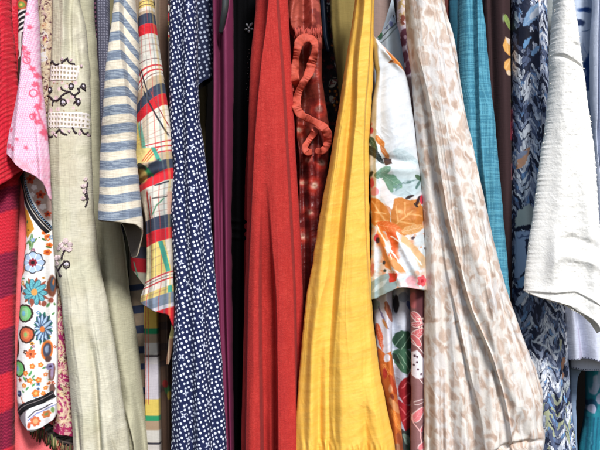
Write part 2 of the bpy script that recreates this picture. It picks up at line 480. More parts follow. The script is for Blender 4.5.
# ------------------------------------------------------------------ small solid pieces
class Pieces:
    def __init__(self):
        self.V, self.Q, self.C, self.n = [], [], [], 0

    def tube(self, pts, r, col, nr=8, flat=1.0, twist=None):
        """pts: 3D points, r: radius or list; flat squeezes the section across the view"""
        P = np.array(pts, float); m = len(P); r = np.ones(m) * r
        T = np.gradient(P, axis=0); T /= np.linalg.norm(T, axis=1)[:, None] + 1e-12
        up = np.array([0, 1.0, 0]); N1 = np.cross(T, up); N1 /= np.linalg.norm(N1, axis=1)[:, None] + 1e-9
        N2 = np.cross(T, N1)
        if twist is not None:
            cw, sw = np.cos(twist)[:, None], np.sin(twist)[:, None]
            N1, N2 = N1 * cw + N2 * sw, N2 * cw - N1 * sw
        a = np.linspace(0, 2 * np.pi, nr, endpoint=False)
        ring = P[:, None, :] + r[:, None, None] * (np.cos(a)[None, :, None] * N1[:, None, :] + flat * np.sin(a)[None, :, None] * N2[:, None, :])
        V = ring.reshape(-1, 3)
        i = np.arange(m - 1)[:, None] * nr; j = np.arange(nr)[None, :]; j2 = (j + 1) % nr
        Q = np.stack([i + j, i + j2, i + nr + j2, i + nr + j], -1).reshape(-1, 4)
        V = np.concatenate([V, P[:1], P[-1:]]); b = m * nr
        k = np.arange(nr); k2 = (k + 1) % nr
        Q = np.concatenate([Q, np.stack([k * 0 + b, k2, k, k], -1), np.stack([k * 0 + b + 1, (m - 1) * nr + k, (m - 1) * nr + k2, (m - 1) * nr + k2], -1)])
        self.V.append(V); self.Q.append(Q + self.n); self.n += len(V)
        c = np.asarray(col, float)
        self.C.append(np.ones((len(V), 1)) * c if c.ndim == 1 else np.concatenate([np.repeat(c, nr, 0), c[:1], c[-1:]]))

    def stitches(self, sh, cx, cy, rx, ry, col, rot=0, out=.0006):
        """a petal filled with parallel satin stitches"""
        cr, sr = math.cos(rot), math.sin(rot)
        n = max(4, int(min(rx, ry) * 2 / .55)); vert = ry >= rx
        for k in range(n):
            f = -1 + 2 * (k + .5) / n; L = math.sqrt(max(0, 1 - f * f)) * rng.uniform(.85, 1.12)
            a, b = ((f * rx, -L * ry), (f * rx, L * ry)) if vert else ((-L * rx, f * ry), (L * rx, f * ry))
            pts = [(a[0] + (b[0] - a[0]) * q, a[1] + (b[1] - a[1]) * q) for q in (0, .3, .7, 1)]
            pts = [(cx + x * cr - y * sr, cy + x * sr + y * cr) for x, y in pts]
            P = p3(sh, [p[0] for p in pts], [p[1] for p in pts], out)
            P[:, 1] -= np.array([0, .0006, .0006, 0])
            v = rng.uniform(.9, 1.06)
            self.tube(P, [.0004, .00058, .00058, .0004], np.clip(np.array(col) * v, 0, 255), 5)

    def frill(self, sh, pts, W, out, col, seed=0, n=None):
        """a strip of cloth gathered along one edge, the free edge waving in and out"""
        P = np.array(pts, float); n = n or len(P) * 30
        q = smooth_path(P, n); al = np.concatenate([[0], np.cumsum(np.hypot(*np.diff(q, axis=0).T))])
        T = np.gradient(q, axis=0); T /= np.hypot(T[:, 0], T[:, 1])[:, None] + 1e-9
        N = np.stack([-T[:, 1], T[:, 0]], 1)
        v = np.linspace(-1, 1, 8)
        ph = al / 1.7 + 2.0 * np.sin(al / 7 + seed) + 1.3 * np.sin(al / 3.3) + seed
        wav = (np.sin(ph) * (.6 + .4 * np.sin(al / 9 + seed)))[:, None] * np.clip((v + .6) / 1.6, 0, 1)[None, :] ** 1.2
        wid = W * .5 * (1 + .16 * np.sin(al / 6.3 + seed))[:, None] * v[None, :] * (1 + .05 * np.cos(ph))[:, None]
        end = np.minimum(1, np.minimum(al, al[-1] - al) / 6)[:, None]
        X = q[:, :1] + N[:, :1] * wid * (.75 + .25 * end); Yp = q[:, 1:] + N[:, 1:] * wid * (.75 + .25 * end)
        dep_ = sh.Y - sh.front - (out * (.15 + .85 * end) + .006 * np.sin(al / 5 + seed)[:, None] + .0034 * wav + .0008 * np.sin(al / .55 + 3 * np.sin(al / 2.6))[:, None] * np.clip(.7 - v, 0, 1)[None, :] * .55 + .0035 * np.sin(al / 4.1 + seed)[:, None] * v[None, :] + .001 * (1 - v[None, :] ** 2))
        A = np.stack([wx(X, sh.Y), dep_, wz(Yp, sh.Y)], -1); B = A + [0, .0014, 0]
        R = np.concatenate([A, B[:, ::-1]], 1); m, k = R.shape[:2]
        i = np.arange(m - 1)[:, None] * k; j = np.arange(k)[None, :]; j2 = (j + 1) % k
        Q = np.stack([i + j, i + j2, i + k + j2, i + k + j], -1).reshape(-1, 4)
        c = np.asarray(col, float) * (1 - .10 * (fbm(al / 2.5, al * 0, seed + 3, 2) - .2))[:, None]
        self.V.append(R.reshape(-1, 3)); self.Q.append(Q + self.n); self.n += m * k; self.C.append(np.repeat(c, k, 0))

    def dome(self, c, rx, rz, h, col, rot=0, nr=14, nk=4):
        """a low rounded lump facing the viewer side (-Y)"""
        V = []; cr, sr = math.cos(rot), math.sin(rot)
        for k in range(nk + 1):
            f = math.cos(k / nk * math.pi / 2); hh = math.sin(k / nk * math.pi / 2)
            for a in range(nr):
                x, z = rx * f * math.cos(2 * math.pi * a / nr), rz * f * math.sin(2 * math.pi * a / nr)
                V.append((c[0] + x * cr - z * sr, c[1] - h * hh, c[2] + x * sr + z * cr))
        Q = []
        for k in range(nk):
            for a in range(nr):
                b = (a + 1) % nr
                Q.append((k * nr + a, k * nr + b, (k + 1) * nr + b, (k + 1) * nr + a))
        V = np.array(V); Q = np.array(Q)
        self.V.append(V); self.Q.append(Q + self.n); self.n += len(V); self.C.append(np.ones((len(V), 1)) * np.asarray(col, float))

    def build(self, name, mat, parent):
        V = np.concatenate(self.V); Q = np.concatenate(self.Q); C = np.concatenate(self.C)
        loops, counts = [], []
        tri = Q[:, 2] == Q[:, 3]
        q4 = Q[~tri]; q3 = Q[tri][:, :3]
        loops = np.concatenate([q4.ravel(), q3.ravel()]); counts = np.concatenate([np.full(len(q4), 4), np.full(len(q3), 3)])
        return link_mesh(name, V, loops, counts, C, mat, parent)


def p3(sh, px, py, out=.001):
    """3D points lying on the front of a cloth, standing out a little"""
    px, py = np.atleast_1d(np.asarray(px, float)), np.atleast_1d(np.asarray(py, float))
    return np.stack([wx(px, sh.Y), sh.y_front(px, py) - out, wz(py, sh.Y)], -1)


def smooth_path(pts, n):
    P = np.array(pts, float); t = np.concatenate([[0], np.cumsum(np.linalg.norm(np.diff(P, axis=0), axis=1))])
    q = np.linspace(0, t[-1], n)
    # Catmull-Rom through the points
    out = []
    for x in q:
        i = min(max(int(np.searchsorted(t, x, side='right')) - 1, 0), len(P) - 2)
        p0, p1, p2, p3_ = P[max(i - 1, 0)], P[i], P[i + 1], P[min(i + 2, len(P) - 1)]
        k = (x - t[i]) / max(1e-9, t[i + 1] - t[i])
        out.append(.5 * (2 * p1 + (p2 - p0) * k + (2 * p0 - 5 * p1 + 4 * p2 - p3_) * k * k + (3 * p1 - p0 - 3 * p2 + p3_) * k ** 3))
    return np.array(out)


def plain(*rgb):
    rgb = np.array(rgb, float)
    return lambda x, y, s: np.ones((x.size, 1)) * rgb

# ================================================================== SETTING
def shade_backdrop():
    bm_v = [(-2.2, .62, ZC - 1.6), (2.2, .62, ZC - 1.6), (2.2, .62, ZC + 1.6), (-2.2, .62, ZC + 1.6)]  # near-black sheet added behind the clothes, standing for shade in the gaps
    me = bpy.data.meshes.new('shade_backdrop'); me.from_pydata(bm_v, [], [(0, 1, 2, 3)]); me.update()
    m = bpy.data.materials.new('gap_shade'); m.use_nodes = True
    b = m.node_tree.nodes['Principled BSDF']; b.inputs['Roughness'].default_value = 1; b.inputs['Specular IOR Level'].default_value = 0
    n = m.node_tree.nodes.new('ShaderNodeTexNoise'); n.inputs['Scale'].default_value = 9
    r = m.node_tree.nodes.new('ShaderNodeValToRGB')
    r.color_ramp.elements[0].color = (.002, .002, .002, 1); r.color_ramp.elements[1].color = (.005, .004, .004, 1)
    m.node_tree.links.new(n.outputs['Fac'], r.inputs['Fac']); m.node_tree.links.new(r.outputs['Color'], b.inputs['Base Color'])
    me.materials.append(m)
    o = bpy.data.objects.new('shade_backdrop', me); COL.objects.link(o); o['kind'] = 'structure'


shade_backdrop()


# ================================================================== RED KNIT CARDIGAN
def knit_cardigan():
    t = thing('knit_cardigan', 'chunky red and crimson striped knit cardigan beside the salmon cloth', 'cardigan', 0, -40, .05)

    def stitches(px, py):
        x = px / 3.7; c = np.floor(x); f = x - c
        ty = (py + np.abs(f - .5) * 3.2 + px * .25) / 3.4; g = ty - np.floor(ty)
        return 1.2 * np.sqrt(np.clip(np.sin(np.pi * g), 0, 1)) * np.clip(1 - (np.abs(np.abs(f - .5) - .25) * 3.2) ** 2, 0, 1)

    body = Sheet([(-40, -62, 20), (150, -62, 20), (190, -62, 18.5), (225, -62, 17), (300, -62, 14), (375, -62, 13), (470, -62, 13)], .042, .02, .05, extra=stitches, edge=.5, efreq=6, vf=(5, 16, 150), seed=1)

    def paint(x, y, s):
        q = y + x * .35 + (fbm(x / 3, y / 3, 3, 2) - .5) * 2
        p = Paint(x, y, s, (192, 30, 48))
        dark = sm((q - 190) / 3) * sm((216 - q) / 3) + sm((q - 254) / 3) * sm((301 - q) / 3) + sm((q - 329) / 3) * sm((376 - q) / 3) + sm((q - 411) / 3) * sm((451 - q) / 3)
        p.mix(np.clip(dark, 0, 1), (118, 18, 52))
        f = x / 3.7; f = f - np.floor(f); g = (y + np.abs(f - .5) * 3.2 + x * .25) / 3.4; g = g - np.floor(g)
        p.mix(.25 * sm(1 - np.abs(g - .5) * 3), (255, 105, 110))
        return p
    body.build('body', KNIT, t, paint, den=2.6)

    def rope(px, py):
        q = (py + .9 * px + 1.5 * np.sin(py / 9.0)) / 5.2; g = q - np.floor(q)
        return 2.4 * np.sqrt(np.clip(np.sin(np.pi * g), 0, 1)) * sm((26 - px) / 18 + .2) * (.6 + .8 * vn(px / 6, py / 12, 4)) + .8 * np.sin(px * 2.4)
    sl = Sheet([(-40, -62, 11), (0, -62, 10.5), (40, -62, 14), (75, -62, 17), (150, -62, 21.5), (165, -62, 22.5), (200, -62, 22)], .025, .022, .03, extra=rope, edge=.9, efreq=4, seed=2,
               folds=[('r', [(0, 6, 6), (60, 9, 8), (120, 8, 6), (190, 4, 4)], 6, 5)])

    def psl(x, y, s):
        p = Paint(x, y, s, (190, 30, 46))
        q = (y + .9 * x + 1.5 * np.sin(y / 9.0)) / 5.2; g = q - np.floor(q)
        p.mix(.35 * sm(1 - np.abs(g - .5) * 3), (255, 110, 112))
        p.speck(7, .56, (200, 25, 50), 5, .5)
        return p
    sl.build('sleeve', KNIT, t, psl, den=2.4, hem=[(0, 197), (.6, 194), (.85, 182), (1, 170)])
    bd = Sheet([(-40, 9, 18.5), (0, 9, 18), (50, 11, 18.5), (75, 12, 18), (120, 12, 17)], .04, .014, .02, edge=.8, efreq=3, seed=3, wr=(1, 5, 1.5))
    bd.build('button_band', KNIT, t, lambda x, y, s: Paint(x, y, s, (214, 70, 84)), den=1.8, hem=160)


knit_cardigan()


# ================================================================== SALMON DRESS
def salmon_dress():
    t = thing('salmon_dress', 'plain salmon pink dress hanging behind the bright flower print blouse', 'dress', 25, -40, .11)
    sh = Sheet([(-40, 8, 30), (190, 16.5, 34), (260, 15, 36), (300, 13.6, 40), (375, 12.6, 48), (420, 12.6, 60), (470, 12.6, 70)], .066, .022, .05, vf=(4, 14, 200), wr=(.8, 16, 2), seed=11)
    sh.build('body', JERSEY, t, plain(238, 112, 116))
    s2 = Sheet([(380, 30, 38), (425, 34, 46), (470, 44, 60)], .1, .015, .01, seed=12)


salmon_dress()


# ================================================================== PINK LACE SLEEVE
def lace_blouse():
    t = thing('lace_blouse', 'pale pink lace sleeve with coral flower sprigs', 'blouse', 34, -40, .0)
    def mesh(px, py):
        a = np.sin(px * 2.6 + py * 1.0) * np.sin(py * 2.4 - px * .4)
        return .35 * a
    sh = Sheet([(-40, 31, 36.5), (0, 29.5, 37.5), (25, 26.5, 39), (50, 23.5, 40), (75, 21, 41.2), (110, 15, 45.3), (150, 7.3, 49), (210, 6, 52)], .0, .02, .018, extra=mesh,
               folds=[('r', [(-40, 32, 4), (60, 27, 5), (150, 20, 5)], 4, 6), ('r', [(60, 38, 0), (120, 41, 3), (175, 45, 5)], 3, 3)], wr=(.7, 18, 1.5), seed=21)

    def paint(x, y, s):
        p = Paint(x, y, s, (236, 172, 203), wob=.6, seed=2)
        d, idv, _, _ = cells(x / 2.1 + y * .12, y / 2.1, 4, .12)
        p.mix(.75 * sm((.42 - d) / .2 + .5), (250, 224, 236))
        co = (232, 98, 126)
        for cx, cy, r in ((28, 51, 3.2), (32, 56, 2.4), (25, 57, 2), (36, 71, 3), (39, 77, 3), (38.5, 86, 3), (41, 108, 3.4), (38, 117, 3), (41, 123, 3.2), (46, 133, 3.2), (14, 131, 2.4), (12, 147, 3), (17, 150, 2.4), (30, 149, 2), (22, 141, 1.6), (34, 30, 2.2), (31, 17, 1.8)):
            p.flower(cx, cy, r, 5, co, depth=.35, rot=cx, soft=1.2)
        for cx, cy, r in ((37, 95, 3.6), (31, 63, 3), (36, 118, 2.6)):
            i = p.near(cx, cy, 7); d = np.hypot(p.x[i] - cx, p.y[i] - cy)
            p.mix(.9 * sm(1.2 - np.abs(d - r)), co, i)
        p.line([(40, 84), (43, 100), (41, 112), (46, 128), (47, 140)], 1.1, co, 1)
        p.line([(28, 52), (30, 60), (33, 66), (36, 72)], 1, co, 1)
        p.line([(18, 160), (30, 168), (38, 174)], 5, (246, 190, 205), 3, .8)
        p.mix(.5 * sm((y - 156) / 8) * vn(x / 3, y / 3, 8), (240, 130, 150))
        return p
    sh.build('sleeve', COTTON, t, paint, den=2.3, hem=[(0, 153), (.2, 160), (.45, 170), (.72, 176), (.9, 182), (1, 200)])


lace_blouse()


# ================================================================== RETRO FLOWER BLOUSE
def flower_blouse():
    t = thing('flower_print_blouse', 'white blouse printed with big retro flowers and a striped braid trim', 'blouse', 35, -40, .07)
    sh = Sheet([(-40, 17, 29), (0, 18, 29.5), (40, 19, 31), (100, 18, 38), (165, 23.5, 54), (200, 24.5, 55), (225, 27, 56), (262, 24.5, 56), (282, 22, 56), (300, 21, 57), (340, 18, 57), (375, 17, 57), (405, 18, 57), (430, 22, 56)], .045, .02, .03,
               folds=[('r', [(200, 50, -2), (300, 52, -6), (400, 52, -6)], 3, 6), ('r', [(200, 36, 2), (300, 32, 4), (400, 30, 3)], 9, 9)], wr=(.8, 20, 1.5), seed=31)

    def paint(x, y, s):
        p = Paint(x, y, s, (236, 234, 232), wob=.45, seed=3)
        K = (38, 34, 40)
        up = y < 70
        p.mix(sm((172 - y) / 3 + .5) * 1.0, (70, 52, 48))
        p.speck(9, .52, (150, 120, 110), 9, .0)
        # shoulder: black and white bars, orange rounds
        for k, yy in enumerate(np.arange(14, 40, 5.2)):
            p.line([(15, yy + 4), (30, yy - 4)], 2.2, (225, 222, 220)); p.line([(15, yy + 6.4), (30, yy - 1.6)], 2.4, (25, 24, 30))
        p.ell(24, 7, 6, 5, (196, 100, 60)); p.ell(24, 7, 3.8, 3, (120, 150, 70)); p.ell(24, 7, 1.6, 1.4, (230, 190, 90)); p.ell(20, 0, 3, 2, (230, 225, 220))
        p.poly([(17, 36), (25, 34), (24, 58), (20, 62)], (212, 208, 206)); p.ell(20.5, 55, 1.6, 4, (130, 40, 50))
        p.poly([(15, 60), (28, 62), (30, 120), (12, 120)], (66, 48, 40))
        # red blossoms above the braid
        p.mix(sm((y - 166) / 4) * sm((222 - y) / 4) , (176, 150, 142))
        p.speck(6, .55, (140, 84, 76), 14, .0)
        for cx, cy, r in ((34, 180, 4.6), (40, 176, 2.8), (44, 195, 4), (42, 203, 2.6), (50, 214, 3), (50, 190, 3)):
            p.flower(cx, cy, r, 5, (178, 66, 38), (90, 24, 24), depth=.35, rot=cy)
        for cx, cy, r in ((29, 171, 3.4), (38, 188, 3), (36, 195, 2.6), (46, 207, 3), (48, 183, 2.6), (41, 213, 2)):
            p.flower(cx, cy, r, 5, (228, 214, 214), depth=.3, rot=cy)
        # ochre patch under the braid, white ground below
        lo = sm((y - (171 + (x - 23) * 2.0)) / 2) * sm((y - 168) / 2)
        p.mix(lo, (238, 236, 234))
        p.poly([(24, 204), (31, 211), (36, 222), (38, 229), (31, 238), (27, 232), (25, 216)], (206, 140, 44))
        p.ell(27, 217, .9, 1.6, (240, 235, 220)); p.ell(30.5, 222, .8, 1.3, (50, 90, 50)); p.ell(28, 226, .8, 1.2, (240, 235, 220)); p.ell(32, 230, 1.2, .8, (90, 50, 20))
        p.leaf(35, 250, 36, 233, 3.0, (90, 140, 80), (240, 240, 230)); p.leaf(36, 243, 41, 238, 1.6, (100, 130, 70)); p.leaf(35, 246, 32, 240, 1.5, (100, 130, 70))
        for cx, cy, r in ((47, 229, 2.4), (50, 237, 2.8), (47, 233, 1.8), (51, 245, 2.6), (49.5, 252, 3), (46, 223, 2)):
            p.flower(cx, cy, r, 5, (224, 116, 44), (186, 60, 30), depth=.2)
        p.leaf(50, 233, 53, 226, 1.2, (70, 110, 50)); p.leaf(45, 238, 49, 241, 1.2, (70, 110, 50)); p.leaf(48, 246, 53, 248, 1, (70, 110, 50))
        p.poly([(24, 246), (30, 242), (28, 252), (25, 256)], (226, 92, 60)); p.ell(25, 270, 3, 6, (226, 110, 80), .3)
        rr = random.Random(12)
        for k in range(75):
            cx, cy = rr.uniform(18, 56), rr.uniform(236, 400); c = rr.choice([(222, 120, 60), (178, 78, 54), (120, 160, 200), (226, 160, 80), (150, 90, 120), (90, 60, 56)])
            if rr.random() < .4: p.leaf(cx, cy, cx + rr.uniform(-5, 5), cy + rr.uniform(-5, 5) + .1, 1.2, (88, 140, 86))
            else: p.flower(cx, cy, rr.uniform(1.2, 2.5), 5, c, (240, 226, 200) if rr.random() < .5 else (60, 40, 40), None, .3, rot=cx)
        # blue daisy
        p.flower(37, 262, 10, 8, (176, 198, 226), None, K, .14, ew=.9)
        for k in range(8):
            a = k * math.pi / 4 + math.pi / 8
            p.line([(37 + 3.5 * math.cos(a), 262 + 3.5 * math.sin(a)), (37 + 8.6 * math.cos(a), 262 + 8.6 * math.sin(a))], .8, (240, 245, 250))
        p.flower(37, 262, 4.2, 8, (150, 46, 60), (40, 24, 30), None, .2, rm=.45)
        # turquoise star flower
        for k in range(10):
            a = k * math.pi / 5 + .2
            p.leaf(38.5, 291, 38.5 + 13.5 * math.cos(a + .3), 291 + 15 * math.sin(a + .3), 2.6, (160, 80, 56), None, None)
        for k in range(10):
            a = k * math.pi / 5 + .1
            p.leaf(38.5, 291, 38.5 + 11.5 * math.cos(a), 291 + 13 * math.sin(a), 3.4, (112, 190, 200), (60, 120, 140), (50, 90, 110))
        p.ell(38.5, 291, 3, 3.6, (226, 160, 90), 0, .5)
        p.ell(24.5, 288, 1.5, 3, (40, 60, 90)); p.ell(53, 286, 4, 11, (120, 70, 50)); p.ell(53.5, 284, 2.4, 7, (60, 80, 100)); p.ell(54, 282, 1.2, 3, (190, 110, 60))
        for cx, cy in ((47, 303), (36, 300), (33, 306), (52, 300)): p.ell(cx, cy, 2.2, 2.6, (150, 80, 64))
        # green round, brown round, blue green aster
        p.flower(28.5, 312, 7.6, 14, (118, 190, 116), None, (52, 36, 34), .06, ew=1.7); p.ell(28.5, 312, 4.4, 5.6, (150, 206, 150)); p.ell(27.5, 312, 2, 2.8, (120, 190, 215))
        p.flower(30.5, 333, 7, 12, (206, 100, 66), None, (60, 38, 32), .06, ew=1.6); p.ell(30.5, 333, 3.4, 4, (224, 140, 90)); p.ell(30, 333, 1.8, 2.2, (150, 190, 110))
        for k in range(12):
            a = k * math.pi / 6
            p.leaf(45.5, 327, 45.5 + 8 * math.cos(a + .25), 327 + 17 * math.sin(a + .25), 2.3, (44, 110, 96))
        for k in range(12):
            a = k * math.pi / 6
            p.leaf(45.5, 327, 45.5 + 7.5 * math.cos(a), 327 + 14 * math.sin(a), 1.9, (126, 170, 214), (240, 245, 250), (40, 50, 80), vw=.5)
        p.ell(45.5, 328, 2.2, 3, (214, 120, 60))
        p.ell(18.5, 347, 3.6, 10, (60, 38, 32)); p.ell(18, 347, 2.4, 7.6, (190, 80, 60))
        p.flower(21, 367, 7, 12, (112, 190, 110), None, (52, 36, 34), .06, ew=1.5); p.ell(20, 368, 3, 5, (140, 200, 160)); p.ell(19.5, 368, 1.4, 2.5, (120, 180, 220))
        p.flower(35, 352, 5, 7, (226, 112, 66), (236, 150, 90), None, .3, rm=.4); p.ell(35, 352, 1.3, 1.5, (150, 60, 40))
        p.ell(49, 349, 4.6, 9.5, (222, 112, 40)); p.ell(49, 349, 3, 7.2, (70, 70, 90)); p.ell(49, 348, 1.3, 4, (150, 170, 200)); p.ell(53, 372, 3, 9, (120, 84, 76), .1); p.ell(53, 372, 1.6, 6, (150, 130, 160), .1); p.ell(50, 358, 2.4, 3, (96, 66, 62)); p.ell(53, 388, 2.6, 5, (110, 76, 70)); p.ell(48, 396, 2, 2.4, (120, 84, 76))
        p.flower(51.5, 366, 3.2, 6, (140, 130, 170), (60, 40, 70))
        for cx, cy, r in ((36.5, 364, 2.6), (44, 363, 2.6), (30, 371, 2.6), (34, 378, 2.8), (42, 378, 3.2), (28, 383, 2.4), (39.5, 391, 3.8), (48, 386, 2), (46, 391, 1.8)):
            p.flower(cx, cy, r, 5, (226, 126, 56), (240, 190, 110), None, .25, rot=cx, rm=.4)
        for a in ((33, 374, 36, 368), (30, 388, 33, 384), (36, 384, 39, 381), (30, 378, 27, 374)): p.leaf(*a, 1.2, (80, 160, 90))
        p.ell(22.5, 392, 2.6, 3, (40, 52, 84)); p.ell(22, 391.5, 1, 1.2, (140, 170, 210)); p.line([(24, 394), (27, 401)], .8, (190, 100, 60)); p.ell(28, 401, 1.5, 1.5, (200, 90, 60))
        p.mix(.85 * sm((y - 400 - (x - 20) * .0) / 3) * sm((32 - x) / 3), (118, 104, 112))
        p.speck(5, .56, (60, 50, 60), 19, 0)
        return p
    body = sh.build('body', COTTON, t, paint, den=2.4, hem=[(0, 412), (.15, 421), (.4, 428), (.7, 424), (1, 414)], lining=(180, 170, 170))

    def braid(u, w, _):
        c = np.ones((u.size, 3)) * np.array((26, 26, 32.)); ln = np.abs(w - .3) < .45
        c[ln] = (206, 196, 186); c[np.abs(w + 1.9) < .35] = (196, 186, 178)
        ch = (w < -2.3) & (np.abs(((u / 2.4) % 1) - .5) < .22); c[ch] = (120, 150, 180)
        return c
    sh.band('braid_trim', THREAD, t, [(23.5, 174), (26, 186), (31, 201), (38, 213), (47, 225), (52, 231)], 8.4, braid, off=1.5, den=2.6)

    def hemb(u, w, _):
        c = np.ones((u.size, 3)) * np.array((24, 22, 26.)); c[np.abs(w + .6) < .35] = (120, 110, 112)
        return c
    sh.band('hem_band', THREAD, t, [(21, 411), (27, 405), (34, 401.5), (43, 398.5), (55, 393)], 7, hemb, off=3, den=2.6)

    def turn(x, y, s):
        p = Paint(x, y, s, (226, 222, 226), wob=.4)
        p.line([(33, 414), (40, 408), (48, 405), (56, 401)], .9, (50, 46, 60)); p.line([(33, 417), (41, 410.5), (56, 404)], .8, (110, 120, 190))
        p.flower(40, 418, 5, 7, (214, 110, 70), (120, 150, 80), None, .2); p.ell(40, 418, 2.6, 2.6, (236, 170, 120)); p.flower(49, 412, 3.5, 6, (206, 120, 70), (120, 150, 90)); p.ell(34, 422, 1.6, 3, (200, 90, 60)); p.ell(54, 409, 2, 3, (120, 150, 90))
        return p
    sh.patch('turned_hem', COTTON, t, [(402, 44, 57), (406, 33, 57), (412, 30, 57), (418, 30, 55), (424, 31, 46), (427, 32, 38)], turn, off=4, den=2.6)


flower_blouse()


# ================================================================== PAISLEY SHAWL
def paisley_shawl():
    t = thing('paisley_shawl', 'magenta and gold paisley shawl with a fringed black border', 'shawl', 55, -40, .10)
    sh = Sheet([(-40, 38, 58), (60, 38, 58), (200, 44, 66), (290, 50, 68), (330, 52, 70), (375, 53, 74), (430, 53, 80)], .06, .015, .03, folds=[('r', [(280, 60, 3), (430, 64, 5)], 5, 6)], wr=(.6, 14, 1.5), seed=41)

    def paint(x, y, s):
        p = Paint(x, y, s, (188, 160, 128), wob=1.1, seed=6)
        p.speck(2.6, .5, (122, 70, 62), 7, .85); p.speck(3.5, .58, (236, 220, 196), 8, .9)
        top = sm((80 - y) / 6)
        p.mix(top * .8, (214, 190, 160)); i = y < 90
        p.poly([(38, -5), (42, -5), (47, 14), (50, 22), (44, 16)], (110, 44, 86))
        p.ell(46, 28, 4, 3, (220, 180, 140)); p.ell(46, 28, 2, 1.4, (170, 90, 70)); p.ell(46, 42, 5, 9, (236, 228, 226)); p.ell(47, 42, 3, 4.6, (150, 60, 90)); p.ell(47.5, 42, 1.4, 2.6, (230, 190, 120)); p.ell(46, 58, 4, 6, (236, 230, 230))
        p.speck(2.2, .6, (90, 50, 60), 28, .8)
        mg = sm((y - 296) / 20)
        n = fbm(x / 4.2, y / 6.5, 77, 2)
        p.mix(mg * sm((n - .43) / .04 + .5), (160, 36, 96))
        for cx, cy, a, b, r in ((66, 322, 5, 9, .5), (60, 345, 6, 9, -.4), (62, 404, 9, 17, -.25), (69, 366, 4, 7, .3), (60, 316, 3, 5, 0), (70, 425, 5, 7, .4)):
            for k, c in ((1, (226, 196, 150)), (.82, (166, 40, 104)), (.6, (236, 214, 184)), (.44, (170, 44, 104)), (.24, (232, 206, 160))):
                p.ell(cx, cy, a * k, b * k, c, r)
        p.speck(1.9, .6, (236, 218, 180), 33, .8 )
        p.mix(.9 * sm((y - 423) / 3) , (176, 44, 96)); p.speck(2.2, .6, (238, 220, 190), 37, .7)
        return p
    sh.build('body', CHIFFON, t, paint, den=2.4, hem=[(0, 430), (.5, 432), (1, 436)], lining=(120, 50, 70))
    bs = Sheet([(380, 36, 84), (450, 36, 84)], .064, .012, .02, seed=42, wr=(.8, 10, 1))

    def blk(u, w, _):
        c = np.ones((u.size, 3)) * np.array((26, 22, 24.)); c[np.abs(w - 2.0) < .5] = (84, 70, 68); c[np.abs(w + 3) < .4] = (60, 50, 50)
        return c
    bs.band('border', SATIN, t, [(34, 418), (42, 423), (52, 430), (63, 436), (80, 441)], 13, blk, off=4, den=2.2)
    f = Pieces(); r2 = random.Random(5)
    for k in range(95):
        u = k / 94; x = 32 + 45 * u; y = 421 + 27 * u ** .85 - 2
        L = 10 + r2.random() * 7; dx = r2.uniform(-2.5, 1.0)
        c = r2.choice([(120, 96, 70), (86, 96, 54), (150, 80, 60), (60, 46, 40), (170, 150, 110), (110, 60, 50), (90, 80, 60)])
        pts = [(wx(x, dep(.06)), dep(.06) - .006 + r2.uniform(-.003, .003), wz(y, dep(.06))), (wx(x + dx * .4, dep(.06)), dep(.06) - .008 + r2.uniform(-.003, .003), wz(y + L * .5, dep(.06))), (wx(x + dx, dep(.06)), dep(.06) - .007, wz(y + L, dep(.06)))]
        f.tube(pts, [.0011, .0012, .0007], c, 5)
    f.build('fringe', THREAD, t)


paisley_shawl()


